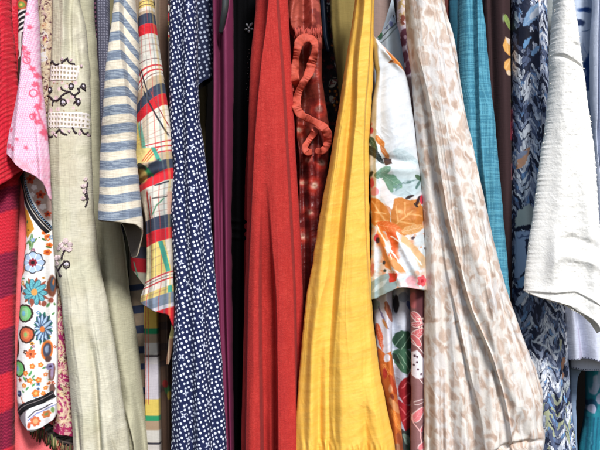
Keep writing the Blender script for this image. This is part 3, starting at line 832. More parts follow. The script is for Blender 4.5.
# ================================================================== SAGE LINEN DRESS
def sage_dress():
    t = thing('linen_dress', 'sage green linen dress with embroidered balloon sleeve', 'dress', 75, -40, .05)
    C = (200, 196, 172)
    crump = ((1.7, 28, 2.0), (.6, 9, 1.6))
    side = Sheet([(-40, 68, 92), (0, 70, 93), (75, 78, 98), (150, 82, 101), (200, 84, 112), (222, 88, 120), (260, 90, 126), (297, 93, 130), (340, 104, 137), (383, 110, 142), (433, 116, 147), (470, 118, 150)], .075, .026, .03,
                 folds=[('r', [(200, 108, 2), (260, 113, 8), (340, 124, 9), (400, 134, 7), (470, 140, 5)], 8, 9), ('r', [(380, 136, 0), (430, 143, -6), (470, 146, -6)], 2, 3), ('r', [(400, 128, 0), (440, 139, 6), (470, 141, 6)], 2, 3)], wr=crump, seed=51)
    side.build('back_panel', LINEN, t, plain(182, 178, 152), den=1.1)  # same linen coloured darker, holding the shade at the sleeve's back
    sl = Sheet([(-40, 54, 78), (0, 53.5, 80), (25, 53, 85), (75, 51, 90), (110, 48.5, 91), (150, 49.5, 91.5), (200, 52, 93), (225, 53, 95), (265, 56.5, 100), (300, 62, 107), (330, 65, 112), (360, 68, 117), (400, 71.5, 122.5), (450, 73.5, 130), (470, 74, 131)], .045, .026, .022,
               folds=[('r', [(-40, 66, 4), (20, 70, 5), (60, 66, 2)], 5, 3), ('r', [(0, 72, -7), (25, 71, -8), (60, 74, -3), (90, 75, 0)], 2.5, 4), ('r', [(0, 79, 0), (30, 78, -4), (60, 80, -5), (90, 84, 0)], 2, 4),
                      ('r', [(170, 56, 0), (300, 74, 5), (400, 86, 8), (470, 88, 8)], 10, 9), ('r', [(280, 92, 0), (360, 101, 6), (430, 108, 8), (470, 110, 8)], 9, 7),
                      ('r', [(330, 94, 0), (380, 99, -8), (450, 103, -10)], 3, 4), ('r', [(400, 80, 0), (450, 83, -6)], 2, 3), ('r', [(250, 88, 0), (320, 100, 3), (400, 116, 5)], 5, 4), ('r', [(420, 112, 0), (450, 117, -6)], 2, 2.5)],
               vf=(1.6, 22, 240), wr=crump, fan=(1.6, 7, 260), seed=52)

    def paint(x, y, s):
        p = Paint(x, y, s, C, wob=.5, seed=9)
        p.speck(30, .5, (214, 208, 190), 3, .6, soft=.25); p.speck(18, .6, (190, 183, 158), 4, .5, soft=.25)
        # printed pale blossoms round the lace
        for cx, cy, r in ((60, 100, 2.6), (71, 103, 2.4), (54, 112, 2.2), (62, 111, 2), (76, 99, 2.2), (57, 84, 1.6), (66, 85, 1.6), (79, 85, 2), (63, 91, 2), (70, 89, 2), (83, 101, 1.6), (56, 134, 2), (66, 133, 2), (84, 133, 2), (77, 110, 1.6)):
            p.flower(cx, cy, r, 5, (226, 196, 202), None, None, .35, rot=cy)
        for cx, cy in ((57, 85), (61, 86), (66, 84), (71, 86), (55, 88), (76, 84), (53, 106), (80, 112), (60, 116), (68, 113)):
            p.ell(cx, cy, .7, .7, (150, 110, 70))
        return p
    o = sl.build('sleeve', LINEN, t, paint, den=1.7)

    def lace(x, y, s):
        p = Paint(x, y, s, (232, 224, 220), wob=.3)
        fx, fy = (x * .98 + y * .05) / 3.3 % 1, (y - x * .06) / 4.6 % 1
        hole = sm((.25 - np.abs(fx - .5)) / .12 + .5) * sm((.24 - np.abs(fy - .5)) / .1 + .5)
        p.mix(hole * .8, (150, 134, 104)); return p

    def lx(x, y):
        fx, fy = (x * .98 + y * .05) / 3.3 % 1, (y - x * .06) / 4.6 % 1
        return -1.0 * sm((.25 - np.abs(fx - .5)) / .12 + .5) * sm((.24 - np.abs(fy - .5)) / .1 + .5)
    sl.patch('lace_band', THREAD, o, [(67, 52.5, 82), (74, 51.5, 82), (83, 50.5, 80)], lace, off=.5, den=2.6, extra=lx)
    sl.patch('lace_band', THREAD, o, [(114, 49.5, 90.5), (122, 49.2, 91), (130, 49.5, 91)], lace, off=.5, den=2.6, extra=lx)
    K = (58, 46, 54)
    v = Pieces()

    def st(pts, r=.8, col=K, n=None):
        q = smooth_path(pts, n or max(6, int(len(pts) * 5)))
        j = np.array([[rng.uniform(-.25, .25), rng.uniform(-.25, .25)] for _ in q])
        q = q + j
        v.tube(p3(sl, q[:, 0], q[:, 1], .0008), np.array([r * S * (1 + .3 * math.sin(i * 2.4)) for i in range(len(q))]), col, 7)

    def ring(cx, cy, rx, ry, mid=(214, 206, 220)):
        st([(cx + rx * math.cos(a), cy + ry * math.sin(a)) for a in np.linspace(0, 6.6, 12)], .75, n=26)
        v.stitches(sl, cx, cy, rx * .6, ry * .6, mid)
    # vine
    st([(49, 97), (53, 98), (57, 102), (62, 102), (67, 97), (73, 94), (78, 97), (82, 94), (84, 88), (88, 92)], .9, n=44)
    ring(53, 91.5, 2, 2.6); ring(67.5, 104.5, 2.6, 3); ring(75, 88.5, 2.2, 2.8); ring(86, 88, 1.7, 2.6); ring(82, 104, 1.6, 3)
    st([(57, 102), (56, 107)]); st([(73, 94), (67, 92), (65, 89)]); st([(78, 97), (80, 102), (78, 105)]); st([(81, 90), (83, 94)]); st([(62, 102), (66, 100)])
    # zigzags above and below the bands
    st([(53, 65), (55, 63)], .85); st([(55.5, 63), (59, 67), (63, 66.5)], .9); st([(66, 66), (69, 62), (71, 61)], .9); st([(70, 61), (73, 65), (78, 66.5)], .9)
    for a in (((50, 136), (54, 138), (56, 137)), ((60, 134), (63, 132)), ((63, 130.5), (67, 135), (71, 136)), ((76, 129), (79, 134), (81, 134)), ((84, 130), (87, 135), (90, 133))): st(a, .85)
    for cx, cy in ((58, 135), (73, 133), (60, 137), (83, 135), (90, 135.5), (66, 62), (74, 62), (84, 68)): v.stitches(sl, cx, cy, 1.5, 1.4, (226, 200, 208), rng.uniform(-.6, .6))
    v.build('vine_stitching', THREAD, o)

    def sprig(petals, stems, rings, name):
        nonlocal v
        v = Pieces()
        for cx, cy, rx, ry, rot in petals: v.stitches(sl, cx, cy, rx * 1.12, ry * 1.12, (230, 208, 210), rot + rng.uniform(-.5, .5))
        for s_ in stems: st(s_, .9)
        for r_ in rings: ring(*r_)
        v.build(name, THREAD, o)
    sprig([(66, 245, 2.4, 3, .3), (70.5, 241, 2.2, 3.2, 0), (74.5, 244, 2.6, 2.2, .3), (74, 249, 2.8, 2, -.3), (69.5, 248.5, 2.2, 2.4, 0), (63.5, 248, 2.4, 1.6, 0), (60, 258, 2.4, 3, 0), (63.5, 257, 1.8, 2.6, .4), (60.5, 263, 2.6, 1.8, 0)],
          [[(70, 249), (68, 253), (67, 258)], [(70, 260), (65, 266), (61, 270)], [(58, 266), (62, 270), (64, 275)], [(63, 273), (66, 275)]], [(71.5, 263.5, 3, 3.4)], 'sprig_stitching')
    sprig([(88.5, 180, 1.4, 2.6, 0), (86.5, 187, 1.8, 2.2, .3), (88, 192, 1.8, 2.4, 0), (86.5, 199, 1.7, 2.3, 0), (89, 186, 1.3, 2, 0)],
          [[(90, 183), (89.5, 192), (90.5, 199)], [(88, 194), (90, 202), (88.5, 207)]], [], 'sprig_stitching')


sage_dress()


# ================================================================== GREY DOTTED BLOUSE, OLIVE SHIRT
def dotted_blouse():
    t = thing('dotted_grey_blouse', 'slate grey dotted blouse with scalloped dark trim between sage linen and stripes', 'blouse', 100, -40, .13)
    sh = Sheet([(-40, 92, 107), (0, 94, 108), (60, 97, 110), (120, 98, 112), (260, 96, 124), (470, 96, 124)], .125, .014, .04, seed=61, vf=(3, 9, 90))

    def paint(x, y, s):
        p = Paint(x, y, s, (82, 82, 98)); d, i, _, _ = cells(x / 2.6, y / 2.6, 3, .1)
        p.mix(.8 * sm((.3 - d) / .15 + .5), (150, 150, 166)); return p
    sh.build('body', COTTON, t, paint, den=2)

    def sc(u, w, _):
        c = np.ones((u.size, 3)) * np.array((40, 34, 46.)); m = (np.hypot(((u / 4.4) % 1 - .5) * 4.4, w - .4) < 1.2); c[m] = (150, 96, 120); return c
    sh.band('scalloped_trim', THREAD, t, [(95.5, -20), (96.5, 20), (98, 60), (99.5, 120)], 4, sc, off=1.2, den=2.4)
    o = thing('olive_shirt', 'dull olive shirt tucked deep beside the striped sleeve', 'shirt', 110, -40, .17)
    s2 = Sheet([(-40, 103, 128), (0, 104, 128), (470, 104, 134)], .165, .014, .06, seed=62, vf=(5, 12, 120), wr=(1, 14, 2))
    s2.build('body', COTTON, o, plain(124, 116, 86), den=.9)


dotted_blouse()


# ================================================================== STRIPED SLEEVE
def striped_blouse():
    t = thing('striped_blouse', 'cream and dusty blue striped linen sleeve with gaping cuff', 'blouse', 120, -40, -.03)
    sh = Sheet([(-40, 119, 131), (0, 117.3, 133.8), (42, 112, 137.6), (73, 107.6, 138), (100, 105, 136), (125, 102.6, 135), (150, 101, 135), (180, 99.8, 138), (210, 98.6, 141), (222, 98.3, 142), (265, 103, 141)], -.02, .024, .05,
               folds=[('p', [(-40, 90), (100, 90)], [(-40, 125), (0, 125.2), (50, 126.5), (75, 129.3), (108, 132), (140, 140), (260, 150)], [(-40, 12), (60, 12), (110, 6), (140, 0)], 3, 3),
                      ('r', [(60, 116, 1), (160, 113, 3), (222, 112, 4)], 9, 9), ('r', [(100, 126, 0), (222, 132, 4)], 6, 5)], vf=(1.2, 18, 160), wr=((.8, 20, 2), (.4, 7, 1.4)), seed=71)
    ctr = np.array([4, 22.5, 41, 59.5, 77.5, 94, 111, 128.5, 145.5, 163, 180, 196.5, 213])

    def paint(x, y, s):
        p = Paint(x, y, s, (234, 224, 204), wob=.25, seed=5)
        cr = curve([(-40, 125), (0, 125.2), (50, 126.5), (75, 129.3), (108, 132), (140, 141), (260, 150)], y)
        q = y - np.clip(x - cr, 0, 99) * 1.35 + np.clip(cr - x, 0, 30) * -.12 + .004 * (x - 118) ** 2 * sm((y - 90) / 60)
        d = np.abs(q[:, None] - ctr[None, :]).min(1)
        col = np.array((116, 128, 147.)); m = sm((4.6 - d) / .9 + .5)
        p.mix(m, col)
        n = fbm(x / 8, y * 1.25, 8, 2); p.mix(m * .7 * sm((n - .52) / .12 + .5), (168, 178, 188))
        p.mix((1 - m) * .35 * sm((fbm(x / 9, y * 1.2, 18, 2) - .55) / .1 + .5), (216, 200, 176))
        return p
    sh.build('sleeve', LINEN, t, paint, den=2.1, hem=[(0, 219.5), (.25, 220.5), (.6, 222), (.9, 224), (1, 228)], hem_back=[(0, 221), (.4, 223), (.5, 234), (.58, 250), (.66, 258), (.78, 257), (.9, 244), (1, 229)], lining=(92, 82, 76), nb=44)  # inside coloured dark brown so the cuff opening holds its shade


striped_blouse()


# ================================================================== PLAID BLOUSE (sleeve and body)
def plaid_blouse():
    t = thing('plaid_blouse', 'multicoloured plaid cotton blouse with red and navy bands', 'blouse', 147, -40, .04)
    LR_ = [(-40, 141, 152), (0, 140, 154), (37, 138.3, 158), (70, 138, 163), (92, 136, 166), (125, 134, 171), (148, 134, 173), (165, 136, 174), (178, 139, 175), (200, 141, 173), (225, 146, 172.5), (260, 147.5, 173.5), (280, 146.5, 174), (300, 141, 174.5), (330, 141, 174.5)]
    sh = Sheet(LR_, .035, .026, .02,
               folds=[('h', [(130, 188, 0), (140, 184, -8), (154, 178, -7), (168, 172, -2), (176, 170, 0)], 3, 6), ('h', [(132, 170, 0), (142, 168, 7), (156, 163, 5), (170, 160, 0)], 6, 4),
                      ('r', [(180, 158, 0), (215, 160, 7), (300, 158, 9)], 8, 7), ('r', [(190, 150, 0), (215, 150, -6), (250, 152, -4)], 3, 4), ('r', [(60, 146, 2), (140, 150, 4)], 7, 9), ('r', [(200, 165, 0), (230, 167, -4), (300, 169, -3)], 2, 3)],
               wr=((1.3, 24, 1.4), (.5, 9, 1.3)), seed=81)
    CR, GY, TN, NV, RD, YL, TL = (230, 220, 206), (208, 204, 194), (190, 168, 142), (58, 66, 86), (204, 34, 46), (232, 206, 122), (70, 158, 138)

    def paint(x, y, s):
        L = curve([(r[0], r[1]) for r in LR_], y); R = curve([(r[0], r[2]) for r in LR_], y)
        w = (x - L) / np.maximum(R - L, 1)
        k = curve([(-40, 3), (30, 5), (66, 8), (90, 22), (108, 27), (135, 24), (150, 12), (175, 20), (200, 12), (230, 8), (268, 12), (290, 12), (330, 6)], y)
        q = y - k * (1 - w) ** 1.4
        p = Paint(x, y, s, CR, wob=.2)
        tab = [(-60, 2, CR), (2, 9.5, YL), (9.5, 13, CR), (13, 16, TN), (16, 26, NV), (26, 36, RD), (36, 64, GY), (64, 76, CR), (76, 84, TN), (84, 94, NV), (94, 105.5, RD), (105.5, 138, CR), (138, 152, CR), (152, 159, TN), (159, 168, NV), (168, 179, RD), (179, 214, GY),
               (214, 227, NV), (227, 238.5, RD), (238.5, 270, YL), (270, 284, CR), (284, 291, (222, 198, 120)), (291, 302, (126, 138, 156)), (302, 306, (206, 200, 210)), (306, 330, RD)]
        for a, b, c in tab:
            p.mix(sm((q - a) / .5 + .5) * sm((b - q) / .5 + .5), c)
        for yy in (66.5, 70.5, 141, 146, 151, 271, 277): p.mix(.9 * sm((.75 - np.abs(q - yy)) / .4 + .5), (196, 40, 48))
        for yy in (4, 7.4, 60, 74, 274): p.mix(.7 * sm((.45 - np.abs(q - yy)) / .4 + .5), (90, 60, 60))
        # lengthwise stripes
        lw = ((q > 105.5) & (q < 138)).astype(float)
        p.mix(lw * sm((w - .3) / .03) * sm((.5 - w) / .03), (206, 190, 168))
        p.mix(lw * sm((w - .16) / .02) * sm((.3 - w) / .02), (222, 224, 222))
        yl = sm((y - 122) / 3) * sm((156 - y) / 3) * sm((.34 - w - .25 * (1 - (y - 105) / 50)) / .05 + .5)
        p.mix(yl, YL); p.mix(.75 * sm((y - 118) / 14) * sm((158 - y) / 10) * sm((.06 - np.abs(w - .36 + .25 * (1 - (y - 105) / 50))) / .04 + .5), TL)
        for w0, w1, y0, y1, c, ww in ((.2, .55, 70, 100, (40, 40, 48), .022), (.34, .96, 92, 138, (40, 42, 52), .025), (.1, .34, 66, 92, (70, 46, 46), .016), (.56, .98, 92, 128, (150, 60, 60), .014)):
            f = (y - y0) / (y1 - y0); p.mix(sm(f * 12) * sm((1 - f) * 12) * sm((ww - np.abs(w - w0 - (w1 - w0) * f)) / ww + .5), c)
        for w0, c, ww, a in ((.12, (150, 110, 96), .02, .5), (.27, (196, 60, 60), .014, .55), (.46, (120, 120, 120), .02, .4), (.64, (196, 70, 64), .014, .5), (.78, (110, 130, 130), .022, .4), (.9, (206, 170, 90), .03, .45)):
            p.mix(a * sm((ww - np.abs(w - w0 - .02 * np.sin(y / 30))) / ww + .5), c)
        for yy in (40, 46, 52, 110, 116, 128, 133, 187, 194, 203, 209, 244, 252, 260, 287): p.mix(.4 * sm((.5 - np.abs(q - yy)) / .4 + .5), (150, 110, 100))
        # turned corner, lower part
        p.mix(sm((y - 149) / 1.5) * sm((168 - y - (x - 137) * .25) / 2) * sm((.6 - w) / .06), (232, 212, 140))
        for a in (-.02, .05, .12): p.mix(sm((y - 149) / 2) * sm((164 - y) / 2) * sm((.016 - np.abs(w - .34 - a - (160 - y) * .022)) / .016 + .5), (208, 60, 48))
        p.mix(sm((y - 148) / 2) * sm((163 - y) / 2) * sm((.05 - np.abs(w - .62 - (y - 155) * .01)) / .03 + .5), TL)
        p.leaf(142, 167, 156, 177, 5, (34, 110, 70)); p.leaf(140, 165, 150, 171, 3.5, (52, 50, 40)); p.ell(144, 177, 6.5, 7, (196, 166, 96), 0, 1.5)
        p.poly([(152, 166), (162, 160), (161, 172), (154, 174)], (50, 58, 74), 1)
        gy = ((q > 179) & (q < 214)).astype(float)
        p.mix(gy * sm((.3 - w) / .05), (190, 176, 156)); p.mix(gy * sm((.025 - np.abs(w - .3)) / .02 + .5) * sm((y - 190) / 4), (180, 60, 56)); p.mix(gy * sm((.02 - np.abs(w - .4)) / .02 + .5) * sm((y - 195) / 4), (190, 90, 80))
        p.line([(158, 186), (170, 182)], 1.4, (40, 44, 54)); p.line([(156, 199), (168, 197), (172, 193)], 1, (60, 56, 56)); p.line([(156, 215), (160, 206), (166, 199)], 1.2, (80, 130, 100)); p.mix(gy * sm((x - 168) / 2) * sm((y - 190) / 3), (214, 170, 150))
        ylw = ((q > 238.5) & (q < 270)).astype(float)
        p.mix(ylw * sm((.3 - w) / .05), (226, 214, 170)); m = ylw * sm((.07 - np.abs(w - .62 - (y - 238) * .007)) / .03 + .5); p.mix(m, TL); p.mix(ylw * sm((w - .74 - (y - 238) * .006) / .03), (204, 192, 176))
        m2 = ((q > 284) & (q < 291)).astype(float); p.mix(m2 * sm((.06 - np.abs(w - .9)) / .03 + .5), TL)
        return p
    sh.build('sleeve', COTTON, t, paint, den=2.3, hem=[(0, 301), (.35, 306), (.7, 311), (.88, 314), (1, 326)], hem_back=[(0, 302), (.6, 312), (.85, 318), (1, 330)], lining=(196, 176, 160))
    us = Sheet([(140, 131, 152), (225, 130, 155), (262, 131, 155), (292, 139, 158), (310, 142, 158)], .068, .014, .012, wr=(1, 16, 1.5), seed=82)

    def up(x, y, s):
        p = Paint(x, y, s, (176, 166, 146)); q = y - (x - 140) * .1
        for a, b, c in ((200, 230, (84, 66, 56)), (230, 246, (100, 78, 66)), (246, 258, (58, 58, 72)), (258, 272, (176, 30, 42)), (272, 300, (188, 180, 160))): p.mix(sm((q - a) / .6 + .5) * sm((b - q) / .6 + .5), c)
        p.line([(135, 262), (140, 280), (145, 293)], 1.2, (90, 150, 120)); return p
    us.build('sleeve_underside', COTTON, t, up, top=150, hem=[(0, 268), (.4, 284), (.8, 297), (1, 298)], den=2)
    tail = Sheet([(300, 168, 174), (322, 171.5, 175.5), (340, 169, 174), (356, 167, 171), (366, 166, 168.5)], .045, .006, .004, seed=83)

    def tp(x, y, s):
        p = Paint(x, y, s, (206, 190, 120)); p.mix(sm((y - 336) / 4), (120, 86, 66)); p.mix(sm((.6 - np.abs(x - 169)) + .3) * sm((y - 334) / 4), (206, 190, 160)); p.mix(sm((318 - y) / 3), (200, 40, 50)); return p
    tail.build('hem_tail', COTTON, t, tp, top=308, hem=364, den=2)
    bd = Sheet([(-40, 132, 168), (200, 130, 168), (260, 129, 168), (300, 130.5, 171), (375, 137.5, 174), (450, 142, 176), (470, 142, 176)], .095, .02, .03,
               folds=[('p', [(200, 146), (320, 147), (390, 148), (450, 149)], [(200, 160), (320, 161), (390, 162.5), (450, 164)], [(200, 8), (470, 14)], 2, 2), ('r', [(250, 168, 0), (330, 169, 6), (470, 172, 6)], 2, 3)], wr=(.8, 18, 2), seed=84)

    def bp(x, y, s):
        p = Paint(x, y, s, (150, 132, 112))
        c = sm((x - curve([(200, 146), (320, 147), (390, 148), (450, 149)], y)) / 1.0 + .5) * sm((curve([(200, 160), (320, 161), (390, 162.5), (450, 164)], y) - x) / 1.0 + .5)  # pleat mask: front fold painted in lit tones, the rest in shade tones
        q = y - (150 - x) * .15
        for a, b in ((282, 288), (303, 311), (323, 331), (344, 351), (361, 367), (385, 392)): p.mix((1 - c) * sm((q - a) / .8 + .5) * sm((b - q) / .8 + .5), (48, 58, 84))
        p.mix((1 - c) * sm((x - 160) / 2) * .8, (84, 60, 48))
        p.ell(169, 387, 3, 5, (70, 120, 70)); p.ell(167, 382, 3, 4, (150, 50, 46)); p.ell(171, 393, 2, 4, (190, 160, 70))
        for a, b, cc in ((200, 310, (170, 150, 120)), (300, 326, (196, 164, 76)), (326, 331.5, (32, 132, 86)), (331.5, 340, (150, 130, 108)), (340, 352, (190, 186, 180)), (352, 354, (60, 56, 60)), (354, 361, (196, 190, 190)), (361, 395, (186, 180, 188)), (395, 411, (208, 184, 92)), (411, 416, (40, 140, 96)), (416, 425, (160, 136, 112)), (425, 437, (192, 188, 182)), (437, 439, (44, 44, 56)), (439, 470, (190, 184, 180))):
            p.mix(c * sm((y - a) / .6 + .5) * sm((b - y) / .6 + .5), cc)
        for xx in (149, 151.5): p.mix(c * .7 * sm((.5 - np.abs(x - xx - (y - 300) * .01)) / .4 + .5) * (y < 400), (170, 70, 60))
        return p
    bd.build('body', COTTON, t, bp, den=2)
    o = thing('dark_print_top', 'dark top with green, yellow and red print squeezed between plaid and navy dots', 'top', 162, -40, .12)
    s3 = Sheet([(-40, 128, 172), (60, 130, 174), (300, 140, 176), (470, 144, 178)], .14, .015, .05, seed=85, vf=(4, 12, 120))

    def dp(x, y, s):
        p = Paint(x, y, s, (46, 36, 40), wob=1.2, seed=3)
        p.speck(6, .58, (150, 134, 60), 3); p.speck(7, .6, (40, 96, 60), 6); p.speck(6, .62, (170, 40, 46), 9); p.speck(5, .66, (210, 200, 190), 12)
        p.ell(135, 6, 4, 14, (150, 24, 40)); p.ell(160, 12, 3, 6, (176, 156, 80)); p.ell(162, 22, 4, 5, (40, 84, 56)); p.ell(158, 4, 3, 5, (190, 190, 190)); p.ell(166, 4, 3, 8, (120, 30, 44))
        p.mix(sm((y - 40) / 8), (58, 46, 44)); return p
    s3.build('body', COTTON, o, dp, den=1.6)


plaid_blouse()


# ================================================================== NAVY DOTTED DRESS
def dots(x, y, seed=0, per=4.7, r=.262):
    a = .35
    u, v = (x * math.cos(a) - y * math.sin(a)) / per, (x * math.sin(a) + y * math.cos(a)) / per
    d, i, ox, oy = cells(u, v, seed, .2)
    rr = r * (.85 + .3 * i)
    return sm((rr - d) / .09 + .5), i


def navy_dress():
    t = thing('navy_dotted_dress', 'navy blue dress covered in small white dots', 'dress', 185, -40, .04)
    LRn = [(-40, 171, 196), (0, 170, 197.5), (75, 169.3, 198), (115, 170, 199.5), (150, 171.5, 204.5), (163, 173.5, 206), (190, 172.5, 209), (215, 171, 211), (230, 172, 212), (262, 173.5, 214), (285, 175.5, 216), (300, 175, 218), (330, 174, 220), (383, 172, 223.5), (450, 171.5, 227), (470, 171.5, 228)]
    sh = Sheet(LRn, .035, .024, .035, folds=[('r', [(-40, 180, -8), (100, 181, -7), (220, 186, -3), (300, 189, 0)], 2.5, 5), ('r', [(0, 192, 2), (150, 192, 5), (300, 199, 8), (450, 203, 9)], 7, 9), ('r', [(120, 198, 0), (200, 203, -5), (300, 209, -6), (450, 215, -6)], 3, 5), ('r', [(250, 181, 0), (350, 183, 5), (450, 184, 7)], 6, 6), ('r', [(300, 193, 0), (450, 193, -5)], 3, 4)], vf=(1.5, 14, 160), wr=(.7, 20, 2), seed=91)
    spr = [(193, 8), (189, 42), (177, 48), (186, 95), (199, 86), (176, 132), (196, 148), (186, 163), (195, 190), (178, 201), (189, 243), (204, 250), (188, 282), (202, 288), (179, 324), (181, 354), (208, 343), (183, 390), (199, 372), (183, 436), (195, 410), (214, 400), (212, 440), (206, 316), (180, 16), (191, 66), (180, 262), (200, 226), (179, 412)]

    def mk(base, dotc):
        def paint(x, y, s):
            p = Paint(s, y, s, base)
            m, i = dots(s, y)
            p.x, p.y = s, y
            clear = np.zeros(x.size)
            for cx, cy in spr: clear = np.maximum(clear, sm((3.9 - np.hypot(s - cx, y - cy)) / .6 + .5))
            p.mix(m * (1 - clear), dotc)
            for k, (cx, cy) in enumerate(spr):
                for j in range(4):
                    a = k * 1.1 + j * math.pi / 2
                    p.leaf(cx + .3 * math.cos(a), cy + .3 * math.sin(a), cx + 3.4 * math.cos(a), cy + 3.4 * math.sin(a), 1.1, dotc)
            return p
        return paint
    sh.build('front_panel', COTTON, t, mk((25, 34, 74), (226, 232, 246)), den=2.5)
    b = Sheet([(-40, 190, 214), (0, 190, 213.5), (80, 190, 212.5), (300, 195, 214), (470, 196, 222)], .085, .014, .03, seed=92, vf=(3, 9, 90))
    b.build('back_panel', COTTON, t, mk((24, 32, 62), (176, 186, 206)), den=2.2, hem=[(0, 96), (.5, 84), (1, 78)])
    o = thing('ochre_skirt', 'dim ochre skirt showing in the gap behind navy dots', 'skirt', 203, 60, .13)
    s2 = Sheet([(40, 196, 211), (80, 196, 208), (150, 196, 206), (470, 196, 214)], .13, .012, .03, seed=93, vf=(3, 8, 80))
    s2.build('body', COTTON, o, plain(96, 82, 52), top=40, den=.9)


navy_dress()


# ================================================================== PLUM DRESS + HANGER
def plum_dress():
    t = thing('plum_dress', 'plum purple dress slipping off a dark hanger', 'dress', 222, -40, .07)
    sh = Sheet([(-40, 211, 232), (0, 212, 233), (60, 213, 233.5), (150, 212, 232.5), (217, 213, 231.5), (283, 214, 231.8), (300, 215, 232), (383, 217, 233), (450, 220, 234), (470, 221, 234)], .065, .02, .04,
               folds=[('r', [(-40, 219, -14), (20, 219, -14), (80, 220, -12), (200, 219, -7), (300, 222, -6), (450, 226, -5)], 1.8, 3), ('r', [(30, 227, 4), (150, 228, 7), (300, 228, 7), (450, 231, 6)], 4, 3), ('r', [(150, 223, 0), (250, 224, -6), (450, 229, -6)], 1.5, 2), ('r', [(0, 214, 3), (200, 215, 3), (450, 222, 3)], 2, 2)], vf=(1, 6, 140), wr=(.5, 14, 3), seed=101)
    sh.build('body', VISCOSE, t, plain(116, 42, 76), den=1.5, topf=[(0, -40), (.3, -30), (.38, 20), (.6, 34), (.8, 20), (1, -30)])
    pp = Pieces()
    q = smooth_path([(wx(226, .06), .06, wz(-40, .06)), (wx(225.5, .06), .06, wz(-10, .06)), (wx(225, .06), .06, wz(8, .06)), (wx(223, .06), .066, wz(18, .06)), (wx(220, .06), .08, wz(30, .06))], 24)
    pp.tube(q, np.linspace(.0075, .0048, 24), (62, 66, 68), 12, 1.2)
    h = thing('clothes_hanger', 'glossy charcoal plastic hanger arm above the plum dress', 'hanger', 226, -40, .05)
    pp.build('arm', PLASTIC, h)


plum_dress()


# ================================================================== BLACK DRESS
def black_dress():
    t = thing('black_dress', 'black dress with a glittering crystal brooch', 'dress', 242, -40, .09)
    sh = Sheet([(-40, 229, 262), (75, 229, 260), (150, 228, 258), (300, 228, 255), (470, 228, 252)], .09, .02, .04, folds=[('r', [(0, 240, 4), (470, 238, 4)], 4, 4), ('r', [(0, 246, -3), (470, 243, -3)], 2, 2), ('h', [(225, 222, 0), (232, 221, 3), (245, 222, 3), (250, 222, 0)], 2, 2), ('h', [(225, 230, 0), (232, 229, 3), (245, 230, 3), (250, 231, 0)], 2, 2), ('h', [(225, 238, 0), (232, 237, 3), (245, 238, 3), (250, 238, 0)], 2, 2)], vf=(2, 7, 200), seed=111)
    sh.build('body', MATTE, t, plain(12, 12, 14), den=1.3)
    b = Pieces()
    for k in range(5):
        a = k * 2 * math.pi / 5 + .3
        c = p3(sh, 249.5 + 3.1 * math.cos(a), 30 + 3.6 * math.sin(a), .002)[0]
        b.dome(c, 2.0 * S, 1.5 * S, .004, (170, 172, 176), -a, 7, 2)
    b.dome(p3(sh, 249.5, 30, .003)[0], 1.2 * S, 1.2 * S, .004, (230, 230, 232), 0, 7, 2)
    b.dome(p3(sh, 252.5, 26, .003)[0], 1.2 * S, 1.2 * S, .004, (200, 200, 204), 0, 6, 2)
    b.build('brooch', CRYSTAL, t)
    b = Pieces(); r2 = random.Random(3)
    for k in range(16):
        y = 52 + k * 3.3 + r2.uniform(-1, 1); x = 249.5 - k * .12 + r2.uniform(-1.2, 1.2)
        b.dome(p3(sh, x, y, .001)[0], .6 * S, .6 * S, .0015, (130, 124, 124), 0, 6, 2)
    b.build('bead_trim', CRYSTAL, t)


black_dress()


# ================================================================== RED DRESS
def red_dress():
    t = thing('red_dress', 'plain scarlet jersey dress in long soft folds', 'dress', 271, -40, .03)
    sh = Sheet([(-40, 257, 286), (0, 256, 288), (67, 250, 291.5), (147, 248, 295.5), (217, 246.8, 299.5), (250, 246, 301.5), (300, 244.5, 303), (383, 242.5, 304), (450, 241, 305), (470, 241, 305)], .04, .022, .04,
               folds=[('p', [(-40, 271), (0, 269.5), (30, 267), (75, 261.5), (147, 255.5), (220, 252), (300, 248.5), (450, 246)], [(-40, 277.5), (0, 278.3), (83, 284), (147, 287.5), (220, 291.5), (300, 295), (450, 297.5)], [(-40, 30), (150, 28), (300, 20), (470, 16)], 2.6, 3.2),
                      ('p', [(180, 264), (300, 261.5), (450, 263)], [(180, 268), (240, 272), (300, 276), (450, 278)], [(185, 0), (240, -6), (300, -18), (450, -26)], 3.5, 3), ('r', [(60, 275, 0), (200, 278, 5), (300, 284, 4), (450, 287, 4)], 10, 6), ('r', [(100, 262, 0), (250, 257, 4), (450, 254, 5)], 6, 5), ('r', [(330, 270, 0), (450, 271, 5)], 3, 3)], vf=(1.2, 20, 300), wr=((1.3, 36, 2.6), (.3, 9, 2.2)), fan=(1.5, 6, 420), seed=121, edge=.3)

    def paint(x, y, s):
        p = Paint(x, y, s, (172, 40, 36)); p.mix(.3 * fbm(x * 1.6, y / 5, 3, 2) * fbm(x / 3, y * 1.3, 9, 2) * 2, (222, 92, 80)); p.mix(.35 * sm((fbm(x / 30, y / 60, 14, 3) - .5) / .2), (160, 38, 38)); return p
    sh.build('skirt', JERSEY, t, paint, den=1.6)
    bk = Sheet([(-40, 250, 290), (300, 240, 306), (470, 239, 308)], .085, .012, .03, seed=122, vf=(4, 10, 200))
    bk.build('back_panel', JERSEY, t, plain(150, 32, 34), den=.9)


red_dress()


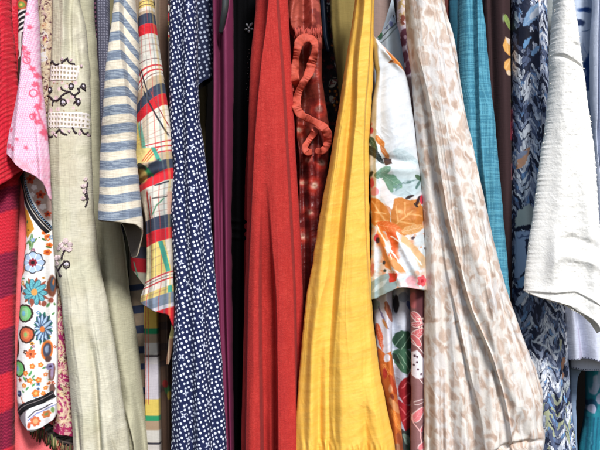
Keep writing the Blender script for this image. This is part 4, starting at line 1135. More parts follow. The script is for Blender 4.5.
# ================================================================== RUST SATIN BLOUSE
def satin_blouse():
    t = thing('satin_blouse', 'rust satin blouse with white tie-dye spots and looping ruffles', 'blouse', 304, -40, .09)
    sh = Sheet([(-40, 286, 322), (0, 287, 320), (20, 286.5, 321), (28, 288, 322), (40, 294, 322), (75, 293, 322), (100, 294, 325), (140, 297, 330), (160, 299, 328), (225, 298, 326), (300, 296, 322), (470, 296, 322)], .062, .022, .03,
               folds=[('r', [(-40, 303, -6), (20, 303, -8), (45, 305, 0)], 3, 3), ('r', [(0, 311, 6), (24, 312, 9), (45, 309, 4)], 4, 4), ('r', [(0, 294, 5), (26, 291, 7), (40, 296, 0)], 4, 3), ('r', [(60, 306, -4), (100, 308, -14), (125, 306, -8), (140, 304, 0)], 6, 6), ('r', [(90, 320, 2), (160, 318, 6), (200, 318, 4)], 4, 4), ('r', [(155, 303, -4), (240, 306, -6)], 3, 4), ('r', [(125, 302, 0), (138, 302, -10), (150, 303, -4)], 4, 5)],
               wr=((1.8, 16, 1.2), (.6, 6, 1)), seed=131)

    def paint(x, y, s):
        p = Paint(x, y, s, (176, 84, 70), wob=.9, seed=5)
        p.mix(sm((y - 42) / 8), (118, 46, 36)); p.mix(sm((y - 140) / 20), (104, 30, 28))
        for cx, cy, r in ((318.5, 111, 3.4), (312.5, 77, 3), (299, 130, 2.6), (321, 163, 3.4), (314, 186, 3.6), (308, 161, 2), (302, 183, 1.6), (310, 212, 3), (303, 236, 3), (316, 240, 3)):
            p.ell(cx, cy, r * 2.3, r * 2.3, (196, 60, 44), 0, 4, .8); p.ell(cx, cy, r, r * .9, (226, 196, 176), 0, 2.2); p.ell(cx, cy, r * .35, r * .3, (160, 120, 90), 0, 1)
        p.speck(8, .6, (84, 20, 22), 16, .5, soft=.2)
        return p
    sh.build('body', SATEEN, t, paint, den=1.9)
    R = Pieces()

    B0 = sh.Y

    fc = (190, 84, 66)
    R.frill(sh, [(296, 92), (294.5, 80), (295.5, 68), (297.5, 55), (300, 47), (305.5, 43), (311.5, 44), (314.5, 51), (313.5, 60), (311, 70), (308, 79), (303.5, 87), (299, 95), (296.5, 104), (297, 112), (301, 118), (308, 121.5), (316, 125.5), (323, 131), (327, 139), (326, 148), (321, 153.5), (315, 152)], 7.8, .026, fc, 0)
    R.frill(sh, [(317, 129), (313, 136), (308, 143), (305, 149), (307, 154), (312, 153)], 6.6, .018, fc, 2)
    R.frill(sh, [(294, 70), (291.5, 80), (291, 92), (293, 101)], 5.4, .016, (170, 66, 54), 4)
    R.build('ruffle', FRILL, t)
    G = Pieces(); r2 = random.Random(8)
    for k in range(26):
        x = 295 + 26 * k / 25; y0 = 33 + r2.uniform(-2, 2)
        pts = smooth_path([(wx(x, B0), B0 - .036, wz(y0, B0)), (wx(x + r2.uniform(-1.4, 1.4), B0), B0 - .04, wz(y0 + 5, B0)), (wx(x + r2.uniform(-1, 1), B0), B0 - .034, wz(y0 + 10 + r2.uniform(-2, 2), B0))], 8)
        G.tube(pts, [.0004, .0009, .0012, .0011, .0009, .0011, .0009, .0003], (178, 78, 66), 7)
    G.build('gathering', FRILL, t)


satin_blouse()


# ================================================================== BEADED TOP, OLIVE DRESS, TAUPE TOP
def deep_ones():
    t = thing('beaded_top', 'black top with cream patches and orange beads beside the rust satin', 'top', 334, -40, .14)
    sh = Sheet([(-40, 318, 344), (0, 320, 336), (30, 321, 338), (75, 321, 345), (140, 318, 345), (300, 312, 340), (470, 305, 340)], .14, .014, .04, seed=141, vf=(4, 8, 60), wr=(1.5, 9, 1))

    def paint(x, y, s):
        p = Paint(x, y, s, (34, 26, 28), wob=1, seed=8)
        for cx, cy, a, b, r in ((328, 4, 3, 4, 0), (333, 24, 3, 7, .2), (337, 30, 3, 5, -.2), (335, 40, 3, 6, 0), (333, 83, 3.4, 6, .5), (326, 12, 2, 3, 0), (332, 100, 3, 4, 0), (336, 64, 2, 5, 0)): p.ell(cx, cy, a, b, (196, 184, 164), r)
        for cx, cy in ((334, 50), (332, 46), (335, 92), (337, 95), (335, 99), (337, 103), (334, 106), (336, 110), (330, 92), (338, 88)): p.ell(cx, cy, 1.1, 1.5, (206, 120, 40))
        p.line([(330, 38), (339, 36)], 1.2, (20, 20, 20)); p.line([(330, 86), (332, 79), (337, 79)], 1.2, (20, 20, 20)); p.speck(4, .62, (110, 40, 40), 4, .8)
        p.mix(sm((y - 125) / 10), (30, 20, 22)); return p
    sh.build('body', COTTON, t, paint, den=2)
    pp = Pieces(); q = smooth_path([(wx(323, .19), .19, wz(-40, .19)), (wx(323.5, .19), .19, wz(0, .19)), (wx(324.5, .19), .19, wz(20, .19)), (wx(326, .19), .19, wz(38, .19)), (wx(329, .19), .19, wz(52, .19))], 24)
    pp.tube(q, np.linspace(.0072, .0045, 24), (34, 44, 62), 12, 1.2)
    h = thing('clothes_hanger', 'glossy navy plastic hanger arm between rust satin and olive', 'hanger', 323, -40, .1)
    pp.build('arm', PLASTIC, h)

    t = thing('olive_dress', 'mustard olive dress half hidden by the yellow one', 'dress', 342, -40, .1)
    sh = Sheet([(-40, 326, 362), (0, 329, 362), (40, 332, 362), (90, 338.5, 362), (130, 340, 362), (470, 340, 364)], .095, .02, .03, seed=151, vf=(3, 14, 160), wr=(.6, 20, 2), folds=[('r', [(0, 338, 4), (100, 344, 4)], 4, 4)])
    sh.build('body', COTTON, t, plain(132, 114, 62), den=1)
    t = thing('taupe_top', 'grey taupe top behind the yellow dress shoulder', 'top', 383, -40, .12)
    sh = Sheet([(-40, 366, 394), (0, 368, 393.5), (60, 368, 396), (470, 368, 404)], .12, .018, .04, seed=161, vf=(3, 9, 120), wr=(.6, 14, 2))
    sh.build('body', COTTON, t, plain(150, 128, 120), den=1)


deep_ones()


# ================================================================== YELLOW DRESS
def yellow_dress():
    t = thing('yellow_dress', 'golden yellow crinkled dress with wide gathered sleeve', 'dress', 365, -40, .0)
    edge_r = [(-40, 371.5), (0, 370.5), (75, 367), (110, 364), (150, 362.8), (225, 364.5), (280, 368), (300, 370), (330, 374), (350, 380), (470, 410)]
    sh = Sheet([(-40, 358, 374), (0, 355, 374), (75, 343.5, 373), (110, 338.5, 371), (150, 331.7, 369), (223, 318.5, 369.5), (260, 313, 370.2), (300, 306, 371.8), (340, 302, 375.5), (375, 299, 380.5), (400, 297, 385.5), (425, 295.5, 390.5), (445, 294.5, 394.5), (470, 294, 396)], .015, .026, .035,
               folds=[('p', [(-40, 361), (0, 360.5), (75, 353.5), (110, 352.5), (150, 349), (225, 341.5), (300, 335), (350, 331), (400, 330), (470, 331)], edge_r, [(-40, 12), (80, 15), (225, 15), (320, 11), (400, 9), (470, 9)], 6, 3),
                      ('r', [(-40, 358, 3), (75, 347, 7), (150, 337, 8), (225, 326, 8), (350, 313, 8), (450, 309, 7)], 5, 7), ('r', [(75, 351, -1), (150, 346, -3), (225, 339, -3), (300, 333, -2)], 4, 3),
                      ('r', [(200, 352, 0), (300, 350, 3), (400, 352, 6), (450, 352, 6)], 11, 12), ('r', [(330, 340, 0), (400, 340, 4), (450, 340, 3)], 4, 6), ('r', [(360, 366, 0), (420, 374, 6), (450, 380, 6)], 7, 7), ('r', [(390, 362, 0), (430, 364, -5), (450, 366, -5)], 4, 4), ('r', [(330, 318, 0), (420, 319, -6), (450, 319, -6)], 4, 4), ('r', [(300, 326, 0), (400, 325, 4), (450, 325, 5)], 5, 4),
                      ('r', [(395, 300, 0), (450, 302, 4)], 3, 3)],
               wr=((1.5, 30, 1.5), (.45, 11, 1.3)), fan=(1.8, 7, 260), seed=171, extra=lambda x, y: .34 * (ridged(x / 16 + y / 40, y / 3.2 + x / 18, 44, 2) - .5) * (.4 + vn(x / 18, y / 18, 5)) + sm((y - 434) / 8) * 2.6 * np.sin(x * 1.15 + 1.5 * np.sin(y / 6)) * (vn(x / 9, y / 9, 3)))

    def paint(x, y, s):
        p = Paint(x, y, s, (242, 188, 78)); p.mix(.3 * sm((ridged(x / 20 + y / 40, y / 3.6 + x / 22, 44, 2) - .45) / .4), (246, 202, 104)); return p
    sh.build('sleeve', VISCOSE, t, paint, den=1.7)


yellow_dress()


# ================================================================== AUTUMN FLORAL BLOUSE
def floral_blouse():
    t = thing('autumn_floral_blouse', 'white satin blouse with orange and sage autumn leaf print', 'blouse', 394, 10, .04)
    W = (220, 225, 231)
    up = Sheet([(0, 391, 394), (16, 388.5, 394.5), (30, 379, 398.5), (45, 374, 401), (75, 374, 406), (100, 376, 410)], .062, .014, .012, seed=181, folds=[('r', [(10, 391, 2), (45, 386, 3), (75, 388, 2)], 4, 4)], wr=(.8, 12, 1.4))

    def pu(x, y, s):
        p = Paint(x, y, s, (176, 192, 204), wob=.4)
        p.ell(379.5, 37, 2.2, 4.5, (50, 96, 66)); p.ell(390, 26, 2, 3, (110, 120, 170)); p.ell(386, 30, 1.4, 2, (120, 130, 160))
        p.line([(376, 43), (385, 35), (395, 25)], 1.0, (70, 84, 84)); p.line([(379, 46), (388, 38), (397, 27)], .8, (90, 104, 104)); p.line([(380, 34), (388, 27)], .8, (90, 110, 120)); return p
    up.build('shoulder', SATIN, t, pu, top=14, hem=88, den=2.2, topf=[(0, 40), (.25, 30), (.55, 15), (.75, 16), (1, 30)])
    rows = [(30, 373, 377), (38, 372.6, 379), (45, 372.6, 385), (55, 373, 393), (65, 374, 401), (75, 376, 405.5), (90, 374.5, 409), (110, 371.5, 412.2), (130, 370, 415), (150, 368.6, 417.7), (175, 369.5, 421), (200, 370.5, 423.6), (225, 371.2, 424.8), (250, 371, 427), (270, 370.3, 429), (300, 370, 431)]
    sh = Sheet(rows, .02, .024, .022,
               folds=[('r', [(40, 375, 4), (70, 377, 5), (100, 375, 3)], 2, 3), ('h', [(374, 46, 0), (384, 56, 5), (396, 68, 6), (406, 74, 2)], 2, 4), ('r', [(80, 388, 2), (130, 392, 6), (160, 395, 4)], 12, 12), ('h', [(368, 168, 2), (385, 160, -4), (400, 163, -5), (418, 160, 0)], 4, 5), ('h', [(368, 172, 0), (390, 170, 4), (420, 170, 3)], 5, 6),
                      ('r', [(150, 408, 0), (200, 413, 4), (260, 416, 3)], 6, 6), ('r', [(225, 374, 0), (250, 384, 4), (285, 399, 3)], 3, 5), ('r', [(225, 388, 0), (250, 402, 4), (285, 420, 2)], 4, 6), ('r', [(180, 377, 0), (260, 376, -5), (300, 376, -4)], 2, 4)],
               wr=((1.4, 24, 1.2), (.4, 9, 1)), seed=182)

    def paint(x, y, s):
        p = Paint(x, y, s, W, wob=.8, seed=12)
        p.poly([(384, 54), (390, 56), (398, 62), (406, 67), (408, 74), (403, 73), (396, 68), (391, 66), (389, 61)], (192, 110, 40)); p.leaf(392, 64, 387, 66, 1.6, (130, 80, 50)); p.line([(387, 55), (403, 69)], .8, (230, 170, 110))
        lowr = sm((y - 196) / 6)
        p.mix(lowr * .6 * sm((fbm(x / 7, y / 9, 61, 3) - .5) / .08), (228, 188, 158)); p.mix(lowr * .6 * sm((fbm(x / 6, y / 7, 62, 3) - .55) / .06), (214, 130, 86)); p.mix(sm((y - 146) / 6) * .5 * sm((fbm(x / 8, y / 7, 63, 3) - .52) / .08), (186, 200, 204))
        # dark stems and leaves
        p.leaf(369, 137, 376, 153, 3.6, (52, 84, 68), (150, 170, 160)); p.leaf(366, 146, 383, 165, 4.6, (40, 46, 48), (90, 110, 100)); p.ell(371, 131, 1.8, 3.4, (206, 70, 90)); p.ell(370, 125, 1.5, 2.2, (226, 150, 160))
        p.leaf(375, 137, 383, 149, 3.6, (206, 120, 50), (236, 180, 120)); p.leaf(380, 147, 389, 165, 3, (190, 110, 56), (230, 190, 150)); p.poly([(382, 159), (390, 160), (390, 165), (384, 167)], (70, 50, 44))
        # blue grey petals
        p.ell(402, 155, 12, 7, (206, 216, 222), .1, 2); p.leaf(391, 152, 418, 164, 7, (190, 206, 212), (160, 182, 188)); p.ell(404, 184, 19, 14, (186, 204, 210), 0, 2); p.ell(406, 175, 16, 5, (204, 218, 222), .1, 2)
        p.leaf(374, 178, 389, 168, 6, (112, 150, 132), (160, 186, 172)); p.leaf(382, 177, 400, 188, 8, (104, 146, 124), (164, 190, 176)); p.leaf(381, 180, 391, 193, 6, (118, 156, 134)); p.line([(392, 187), (402, 184), (416, 180)], 1, (110, 140, 140)); p.ell(407, 183, 2.4, 1.4, (96, 124, 124)); p.leaf(414, 190, 419, 180, 2, (90, 120, 116)); p.leaf(413, 176, 423, 181, 3, (82, 110, 84)); p.leaf(398, 187, 393, 192, 2, (120, 150, 150))
        p.ell(371.5, 183, 1.8, 5, (206, 76, 94)); p.ell(374, 192, 3.4, 4, (228, 156, 170)); p.ell(371, 174, 1.4, 3, (40, 44, 48))
        p.poly([(378, 178), (383, 182), (389, 194), (395, 197), (394, 205), (390, 210), (386, 206), (380, 196)], (238, 238, 244))
        # big orange leaves
        p.poly([(370, 198), (377, 199), (385, 207), (389, 216), (388, 226), (380, 232), (372, 224)], (204, 128, 58))
        p.poly([(393, 199), (400, 198), (408, 201), (416, 200), (422, 208), (423, 220), (418, 230), (402, 236), (390, 228), (389, 214)], (200, 124, 56))
        for a in (((372, 202), (388, 228)), ((374, 212), (384, 214)), ((375, 222), (386, 221))): p.line(a, 1.2, (240, 196, 140), 1)
        for a in (((391, 227), (420, 203)), ((396, 222), (394, 207)), ((403, 216), (403, 203)), ((397, 222), (412, 224)), ((406, 214), (420, 216)), ((393, 228), (404, 232))): p.line(a, 1.1, (232, 180, 118), 1)
        p.ell(398, 212, 3, 2, (232, 176, 116), .4, 2); p.ell(412, 209, 3, 2, (180, 100, 44), .3, 2)
        p.leaf(403, 199, 412, 196, 2, (56, 40, 40)); p.leaf(414, 206, 419, 196, 2.2, (60, 36, 34)); p.leaf(416, 208, 412, 204, 1.6, (50, 36, 34)); p.ell(420.5, 200, 2, 4.4, (206, 56, 74))
        # orange splashes, white highlights
        p.leaf(376, 224, 400, 230, 7, (222, 112, 52), (244, 180, 130)); p.poly([(384, 231), (394, 232), (397, 240), (396, 250), (399, 256), (394, 262), (388, 264), (386, 255), (390, 246), (387, 238)], (220, 92, 36)); p.poly([(378, 226), (385, 236), (383, 248), (388, 262), (390, 270), (384, 266), (380, 250), (375, 238)], (226, 138, 74))
        p.leaf(400, 232, 423, 226, 6, (216, 160, 100), (240, 210, 180)); p.poly([(400, 234), (412, 244), (424, 258), (427, 266), (418, 264), (406, 250), (398, 242)], (222, 176, 128)); p.ell(421, 262, 5, 6, (206, 176, 140), 0, 2); p.ell(418, 240, 6, 6, (208, 216, 220), 0, 2); p.ell(411, 238, 1.8, 1.4, (70, 46, 50)); p.ell(424, 248, 1.4, 1, (80, 60, 60))
        p.line([(376, 226), (386, 246), (398, 262), (404, 270)], 1.4, (246, 240, 232), .8); p.line([(390, 236), (404, 246), (420, 264)], 1.4, (248, 240, 230), .8)
        p.leaf(385, 256, 404, 274, 5, (224, 150, 90)); p.ell(404, 256, 7, 12, (238, 242, 248), -.5, 3)
        # lower edge
        p.ell(376, 238, 2.4, 4, (200, 60, 70)); p.ell(377, 240, 1.6, 2.6, (60, 30, 40)); p.ell(376, 256, 4, 10, (214, 220, 230), 0, 2); p.ell(372, 268, 1.6, 6, (200, 120, 110)); p.ell(383, 262, 1.3, 1.6, (50, 50, 56)); p.ell(383.5, 270, 1.3, 1.6, (44, 60, 56))
        p.poly([(368, 284), (378, 276), (388, 272), (396, 284), (390, 292), (378, 302), (368, 304)], (150, 170, 172)); p.speck(4, .62, (120, 142, 140), 44, 0); p.leaf(372, 292, 386, 278, 3, (186, 200, 202))
        p.poly([(387, 272), (395, 272), (394, 280), (388, 282)], (208, 58, 44)); p.ell(401, 277, 5, 5, (210, 220, 236), 0, 2); p.ell(409, 280, 5, 5, (236, 170, 176), 0, 1.6); p.flower(420, 280, 5.5, 5, (224, 92, 100), (190, 30, 44)); p.ell(428, 282, 3, 4, (238, 180, 180)); p.ell(411, 286, 6, 2.5, (238, 190, 196), .2); p.ell(402, 284, 4, 2.4, (236, 226, 230))
        return p
    sh.build('sleeve', SATIN, t, paint, den=2.4, topf=[(0, 36), (.12, 37), (.3, 42.5), (.5, 50), (.75, 58), (1, 66)], hem=[(0, 299), (.12, 296), (.28, 290.5), (.5, 285.5), (.75, 287.5), (1, 290)], lining=(190, 186, 186))
    st = Sheet([(240, 371, 392), (300, 373, 392), (350, 376, 392), (375, 379, 394.5), (410, 385.5, 399.5), (450, 391, 403.5), (470, 393, 405)], .042, .016, .02, folds=[('r', [(280, 384, 4), (400, 392, 5), (470, 398, 4)], 4, 4)], wr=(1, 14, 1.5), seed=183)

    def pst(x, y, s):
        p = Paint(x, y, s, (206, 206, 220), wob=1, seed=21)
        p.ell(374, 304, 6, 5, (150, 170, 170)); p.line([(378, 306), (383, 318), (387, 328)], 1.2, (120, 110, 150)); p.leaf(384, 300, 392, 322, 4, (150, 84, 60)); p.leaf(382, 318, 386, 328, 2, (190, 130, 80)); p.leaf(376, 322, 382, 350, 3.6, (206, 92, 60), (236, 170, 140)); p.ell(386, 342, 4, 8, (214, 216, 232), 0, 2)
        p.poly([(377, 346), (384, 352), (390, 350), (393, 362), (398, 376), (402, 392), (405, 420), (407, 466), (390, 466), (386, 420), (380, 380)], (196, 104, 50))
        p.ell(386, 356, 3, 4, (214, 214, 226)); p.leaf(382, 362, 392, 380, 3.6, (216, 120, 56), (240, 180, 120)); p.leaf(388, 372, 396, 394, 3.6, (176, 70, 40)); p.ell(389, 386, 2, 4, (210, 150, 110)); p.leaf(388, 396, 399, 412, 4, (214, 150, 100)); p.leaf(390, 406, 400, 430, 4, (222, 128, 56), (240, 180, 110)); p.leaf(396, 430, 402, 452, 4, (150, 76, 48)); p.ell(391, 394, 1.6, 3, (120, 50, 40)); p.ell(396, 446, 3, 6, (170, 120, 90)); p.ell(384, 372, 2, 5, (180, 60, 50))
        return p
    st.build('body', SATIN, t, pst, top=220, den=2.2)


floral_blouse()


# ================================================================== ROSE PRINT DRESS, MAUVE DRESS, LILAC TOP
def lower_florals():
    t = thing('rose_print_dress', 'pale blue dress printed with dark green leaves and crimson roses', 'dress', 400, 200, .11)
    sh = Sheet([(150, 374, 420), (300, 374, 414), (470, 380, 414)], .05, .018, .03, seed=191, folds=[('r', [(280, 402, 4), (470, 404, 4)], 6, 6), ('r', [(280, 391, -4), (470, 396, -4)], 3, 4)], wr=(1, 16, 1.6))

    def paint(x, y, s):
        p = Paint(x, y, s, (200, 206, 220), wob=.8, seed=4)
        p.speck(10, .55, (150, 160, 180), 5, .6, soft=.2)
        p.mix(sm((316 - y) / 8) * sm((394 - x) / 4), (60, 52, 56)); p.ell(395, 303, 3, 9, (40, 34, 40)); p.ell(402, 296, 5, 5, (130, 140, 160)); p.leaf(406, 300, 411, 312, 3, (90, 100, 150)); p.ell(389, 296, 4, 3, (60, 70, 50)); p.ell(418, 293, 4, 4, (150, 90, 70))
        p.poly([(391, 340), (394, 333), (400, 329), (407, 330), (412, 338), (413, 346), (404, 349), (396, 347)], (44, 74, 58)); p.poly([(392, 350), (402, 346), (409, 350), (413, 362), (407, 372), (400, 370), (394, 362)], (58, 96, 74))
        for a in (((394, 345), (402, 333)), ((400, 347), (409, 335)), ((398, 352), (408, 368)), ((404, 350), (411, 362)), ((396, 354), (402, 366))): p.line(a, .8, (130, 160, 138))
        p.leaf(391, 352, 399, 362, 3, (36, 56, 46)); p.ell(411, 376, 4, 6, (150, 30, 40))
        p.poly([(397, 384), (402, 376), (411, 374), (414, 390), (412, 402), (403, 402), (398, 394)], (140, 26, 36)); p.poly([(396, 396), (404, 402), (412, 404), (412, 424), (405, 430), (399, 416)], (158, 34, 44))
        for a in (((400, 386), (406, 380), (411, 384)), ((402, 396), (408, 391)), ((399, 405), (405, 412), (410, 408)), ((402, 418), (408, 414))): p.line(a, 1, (214, 110, 114), .8)
        p.poly([(396, 424), (404, 428), (412, 424), (414, 466), (398, 466)], (56, 60, 60)); p.leaf(402, 430, 411, 446, 4, (130, 150, 140), (60, 90, 70)); p.leaf(403, 466, 408, 440, 3, (70, 100, 80)); p.ell(398, 440, 2, 6, (150, 160, 170))
        return p
    sh.build('body', COTTON, t, paint, top=150, den=2.2)

    t = thing('mauve_floral_dress', 'dusty mauve dress with coral blossoms outlined in white', 'dress', 417, 200, .055)
    sh = Sheet([(200, 409, 436), (300, 410.3, 436), (350, 411, 436), (450, 410, 436), (470, 410, 436)], .029, .012, .02, seed=201, folds=[('r', [(280, 416, 2), (470, 416, 2)], 4, 4)])

    def pm(x, y, s):
        p = Paint(x, y, s, (142, 98, 98), wob=.5, seed=2)
        Wt, C1 = (240, 228, 228), (206, 108, 112)
        p.ell(413, 300, 4, 8, (196, 110, 112)); p.mix(sm((330 - y) / 4) * sm((x - 413) / 4), (92, 48, 54))
        p.leaf(411, 312, 421, 322, 4, C1, Wt, Wt); p.leaf(412, 336, 424, 328, 5, C1, Wt, Wt); p.leaf(410, 335, 420, 345, 4.6, C1, None, Wt); p.leaf(411, 324, 423, 323, 3.4, (190, 92, 98), Wt, Wt)
        for cx, cy in ((418, 318), (420, 322), (418, 326), (422, 318), (421, 327)): p.ell(cx, cy, 1, 1.1, (246, 214, 200))
        p.line([(411, 338), (417, 346), (425, 355)], .9, Wt)
        p.poly([(411, 352), (416, 349), (425, 360), (425, 376), (416, 378), (411, 374)], (232, 228, 238))
        for cx, cy in ((414, 355), (416, 361), (413, 364), (417, 368), (420, 373), (416, 356)): p.ell(cx, cy, .9, 1, (60, 30, 40))
        p.mix(sm((y - 376) / 2) * 0.9, (140, 100, 102))
        p.leaf(413, 402, 424, 399, 2.2, (140, 100, 102), None, Wt); p.leaf(412, 420, 423, 406, 5, (220, 120, 128), (240, 170, 176), Wt); p.line([(411, 414), (413, 422), (419, 430), (421, 444), (418, 455)], 1.0, (240, 190, 190)); p.leaf(420, 430, 426, 422, 3, (214, 110, 120), None, Wt); p.leaf(418, 448, 425, 440, 4, (220, 124, 132), None, Wt); p.ell(423, 428, 2, 8, (50, 30, 36), 0, 1, .7)
        p.line([(417, 376), (422, 382)], .8, Wt)
        return p
    sh.build('body', COTTON, t, pm, top=230, den=2.3)

    t = thing('lilac_print_top', 'cream and lilac top with small maroon blots next to the leopard chiffon', 'top', 406, -40, .09)
    sh = Sheet([(-40, 396, 416), (60, 398, 416), (120, 404, 420), (250, 405, 426), (470, 405, 426)], .09, .014, .03, seed=211, vf=(2, 8, 100))

    def pl(x, y, s):
        p = Paint(x, y, s, (206, 190, 200), wob=.8, seed=13)
        p.ell(401, 8, 3, 18, (206, 176, 120), 0, 2); p.ell(402, 22, 2.5, 5, (130, 70, 56)); p.speck(4, .55, (232, 220, 226), 7, .8)
        for cx, cy, a, b in ((407, 12, .9, .9), (408, 18, .8, 1), (406, 24, .9, .9), (409, 6, .8, .8), (404, 36, 4, 6), (402, 44, 3, 5), (408, 48, 2, 5), (404, 58, 3, 6), (407, 66, 2, 4), (406, 72, 4, 4)): p.ell(cx, cy, a, b, (112, 62, 76))
        p.ell(404, 39, 1.6, 2, (206, 170, 180)); p.ell(403, 50, 1.2, 3, (196, 180, 190)); p.mix(sm((y - 76) / 5), (110, 90, 90)); return p
    sh.build('body', COTTON, t, pl, den=2)


lower_florals()


# ================================================================== LEOPARD CHIFFON BLOUSE
def leopard_blouse():
    t = thing('leopard_blouse', 'sheer off-white chiffon blouse with beige leopard blotches', 'blouse', 425, -40, .02)
    rows = [(-40, 404, 440), (0, 405, 444), (50, 408, 456), (75, 411, 459.5), (100, 413, 463), (143, 416.5, 472), (200, 422, 484), (225, 423.5, 489), (260, 424.5, 497), (300, 424.5, 509), (330, 424, 520), (355, 424, 530), (375, 424, 538), (400, 424, 543), (420, 424, 541.5), (437, 424, 544), (460, 424, 540), (470, 424, 538)]
    p1 = [(-40, 404), (0, 406), (50, 411), (75, 418), (108, 425), (150, 431), (225, 444), (260, 453), (300, 463), (350, 483), (407, 500), (450, 506)]
    r1 = [(-40, 437), (0, 438.5), (50, 449), (83, 455.5), (100, 458.5), (143, 468), (200, 482), (260, 499), (470, 560)]
    p2 = [(-40, 404), (75, 419), (200, 436), (260, 442), (300, 450), (360, 463), (427, 477), (470, 480)]
    sh = Sheet(rows, .012, .026, .03,
               folds=[('p', p1, r1, [(-40, 6), (60, 12), (150, 15), (300, 15), (400, 12), (470, 8)], 2.2, 5), ('p', p2, [(k, v + 1) for k, v in p1], [(150, 0), (280, 3), (340, 8), (470, 9)], 2.2, 3),
                      ('r', [(80, 416, 2), (200, 425, 5), (300, 432, 7), (450, 434, 7)], 5, 6), ('r', [(250, 440, 0), (320, 443, -4), (450, 452, -5)], 4, 4), ('r', [(330, 440, 0), (450, 441, -6)], 2, 3), ('r', [(330, 455, 0), (450, 464, 5)], 4, 3), ('r', [(380, 428, 0), (450, 429, -5)], 2, 2.5),
                      ('r', [(60, 432, 2), (150, 446, 5), (250, 468, 7), (350, 503, 7), (430, 525, 5)], 8, 9), ('r', [(200, 462, 0), (260, 478, -3), (340, 512, -5), (400, 533, -3)], 4, 4), ('r', [(260, 460, 0), (330, 484, 6), (400, 508, 6)], 5, 6), ('r', [(100, 452, 0), (150, 460, 3), (250, 485, 4)], 4, 4),
                      ('r', [(380, 486, 0), (430, 492, 5), (460, 490, 4)], 4, 3), ('r', [(400, 470, 0), (440, 474, -6)], 3, 3), ('h', [(470, 452, 0), (485, 446, -6), (500, 440, -7), (525, 436, -5), (545, 437, 0)], 2, 3), ('r', [(405, 512, 0), (432, 508, -6), (440, 506, -6)], 3, 4), ('r', [(410, 524, 0), (434, 522, -4)], 3, 3)],
               vf=(1.6, 13, 160), wr=((.9, 22, 3.0), (.3, 8, 2)), fan=(2.6, 10, 300), seed=221, extra=lambda x, y: sm((y - 400) / 30) * 2.2 * (ridged(x / 9, y / 30, 8, 2) - .5))

    def paint(x, y, s):
        p = Paint(x, y, s, (236, 229, 221), seed=3)
        s = x + .35 * (s - x)
        ax = s + (y - 225) * -.2
        wxx = ax + (fbm(s / 10, y / 12, 3, 3) - .5) * 9; wyy = y + (fbm(s / 10, y / 12, 5, 3) - .5) * 12
        d, i, ox, oy = cells(wxx / 11.5, wyy / 15, 7, .33)
        n = fbm(wxx / 4, wyy / 8, 9, 3)
        rr = .28 + .16 * i + .34 * (n - .5)
        p.mix(.4 * sm((fbm(s / 18, y / 26, 31, 3) - .5) / .16), (212, 208, 212))
        p.mix(.64 * sm((rr - d + .3 * (fbm(wxx / 1.6, y / 12, 66, 2) - .5)) / .3 + .5), (198, 166, 145))
        p.mix(.45 * sm((rr * .62 - d + .1 * (n - .5)) / .14 + .5) * (i < .45), (172, 142, 124))
        p.mix(.5 * sm((rr * .4 - d) / .12 + .5) * (i > .55), (226, 212, 202))
        d2, i2, _, _ = cells(wxx / 7 + 3.3, wyy / 9 + 1.7, 17, .4)
        p.mix(.5 * sm((.26 + .25 * (n - .5) - d2) / .14 + .5) * (i2 > .55), (206, 180, 162))
        p.mix(.55 * sm((fbm(wxx / 3, y / 26, 41, 3) - .57) / .12), (248, 246, 244))
        # doubled cloth at fold edges shows paler
        return p
    sh.build('sleeve', CHIFFON, t, paint, den=1.9)


leopard_blouse()


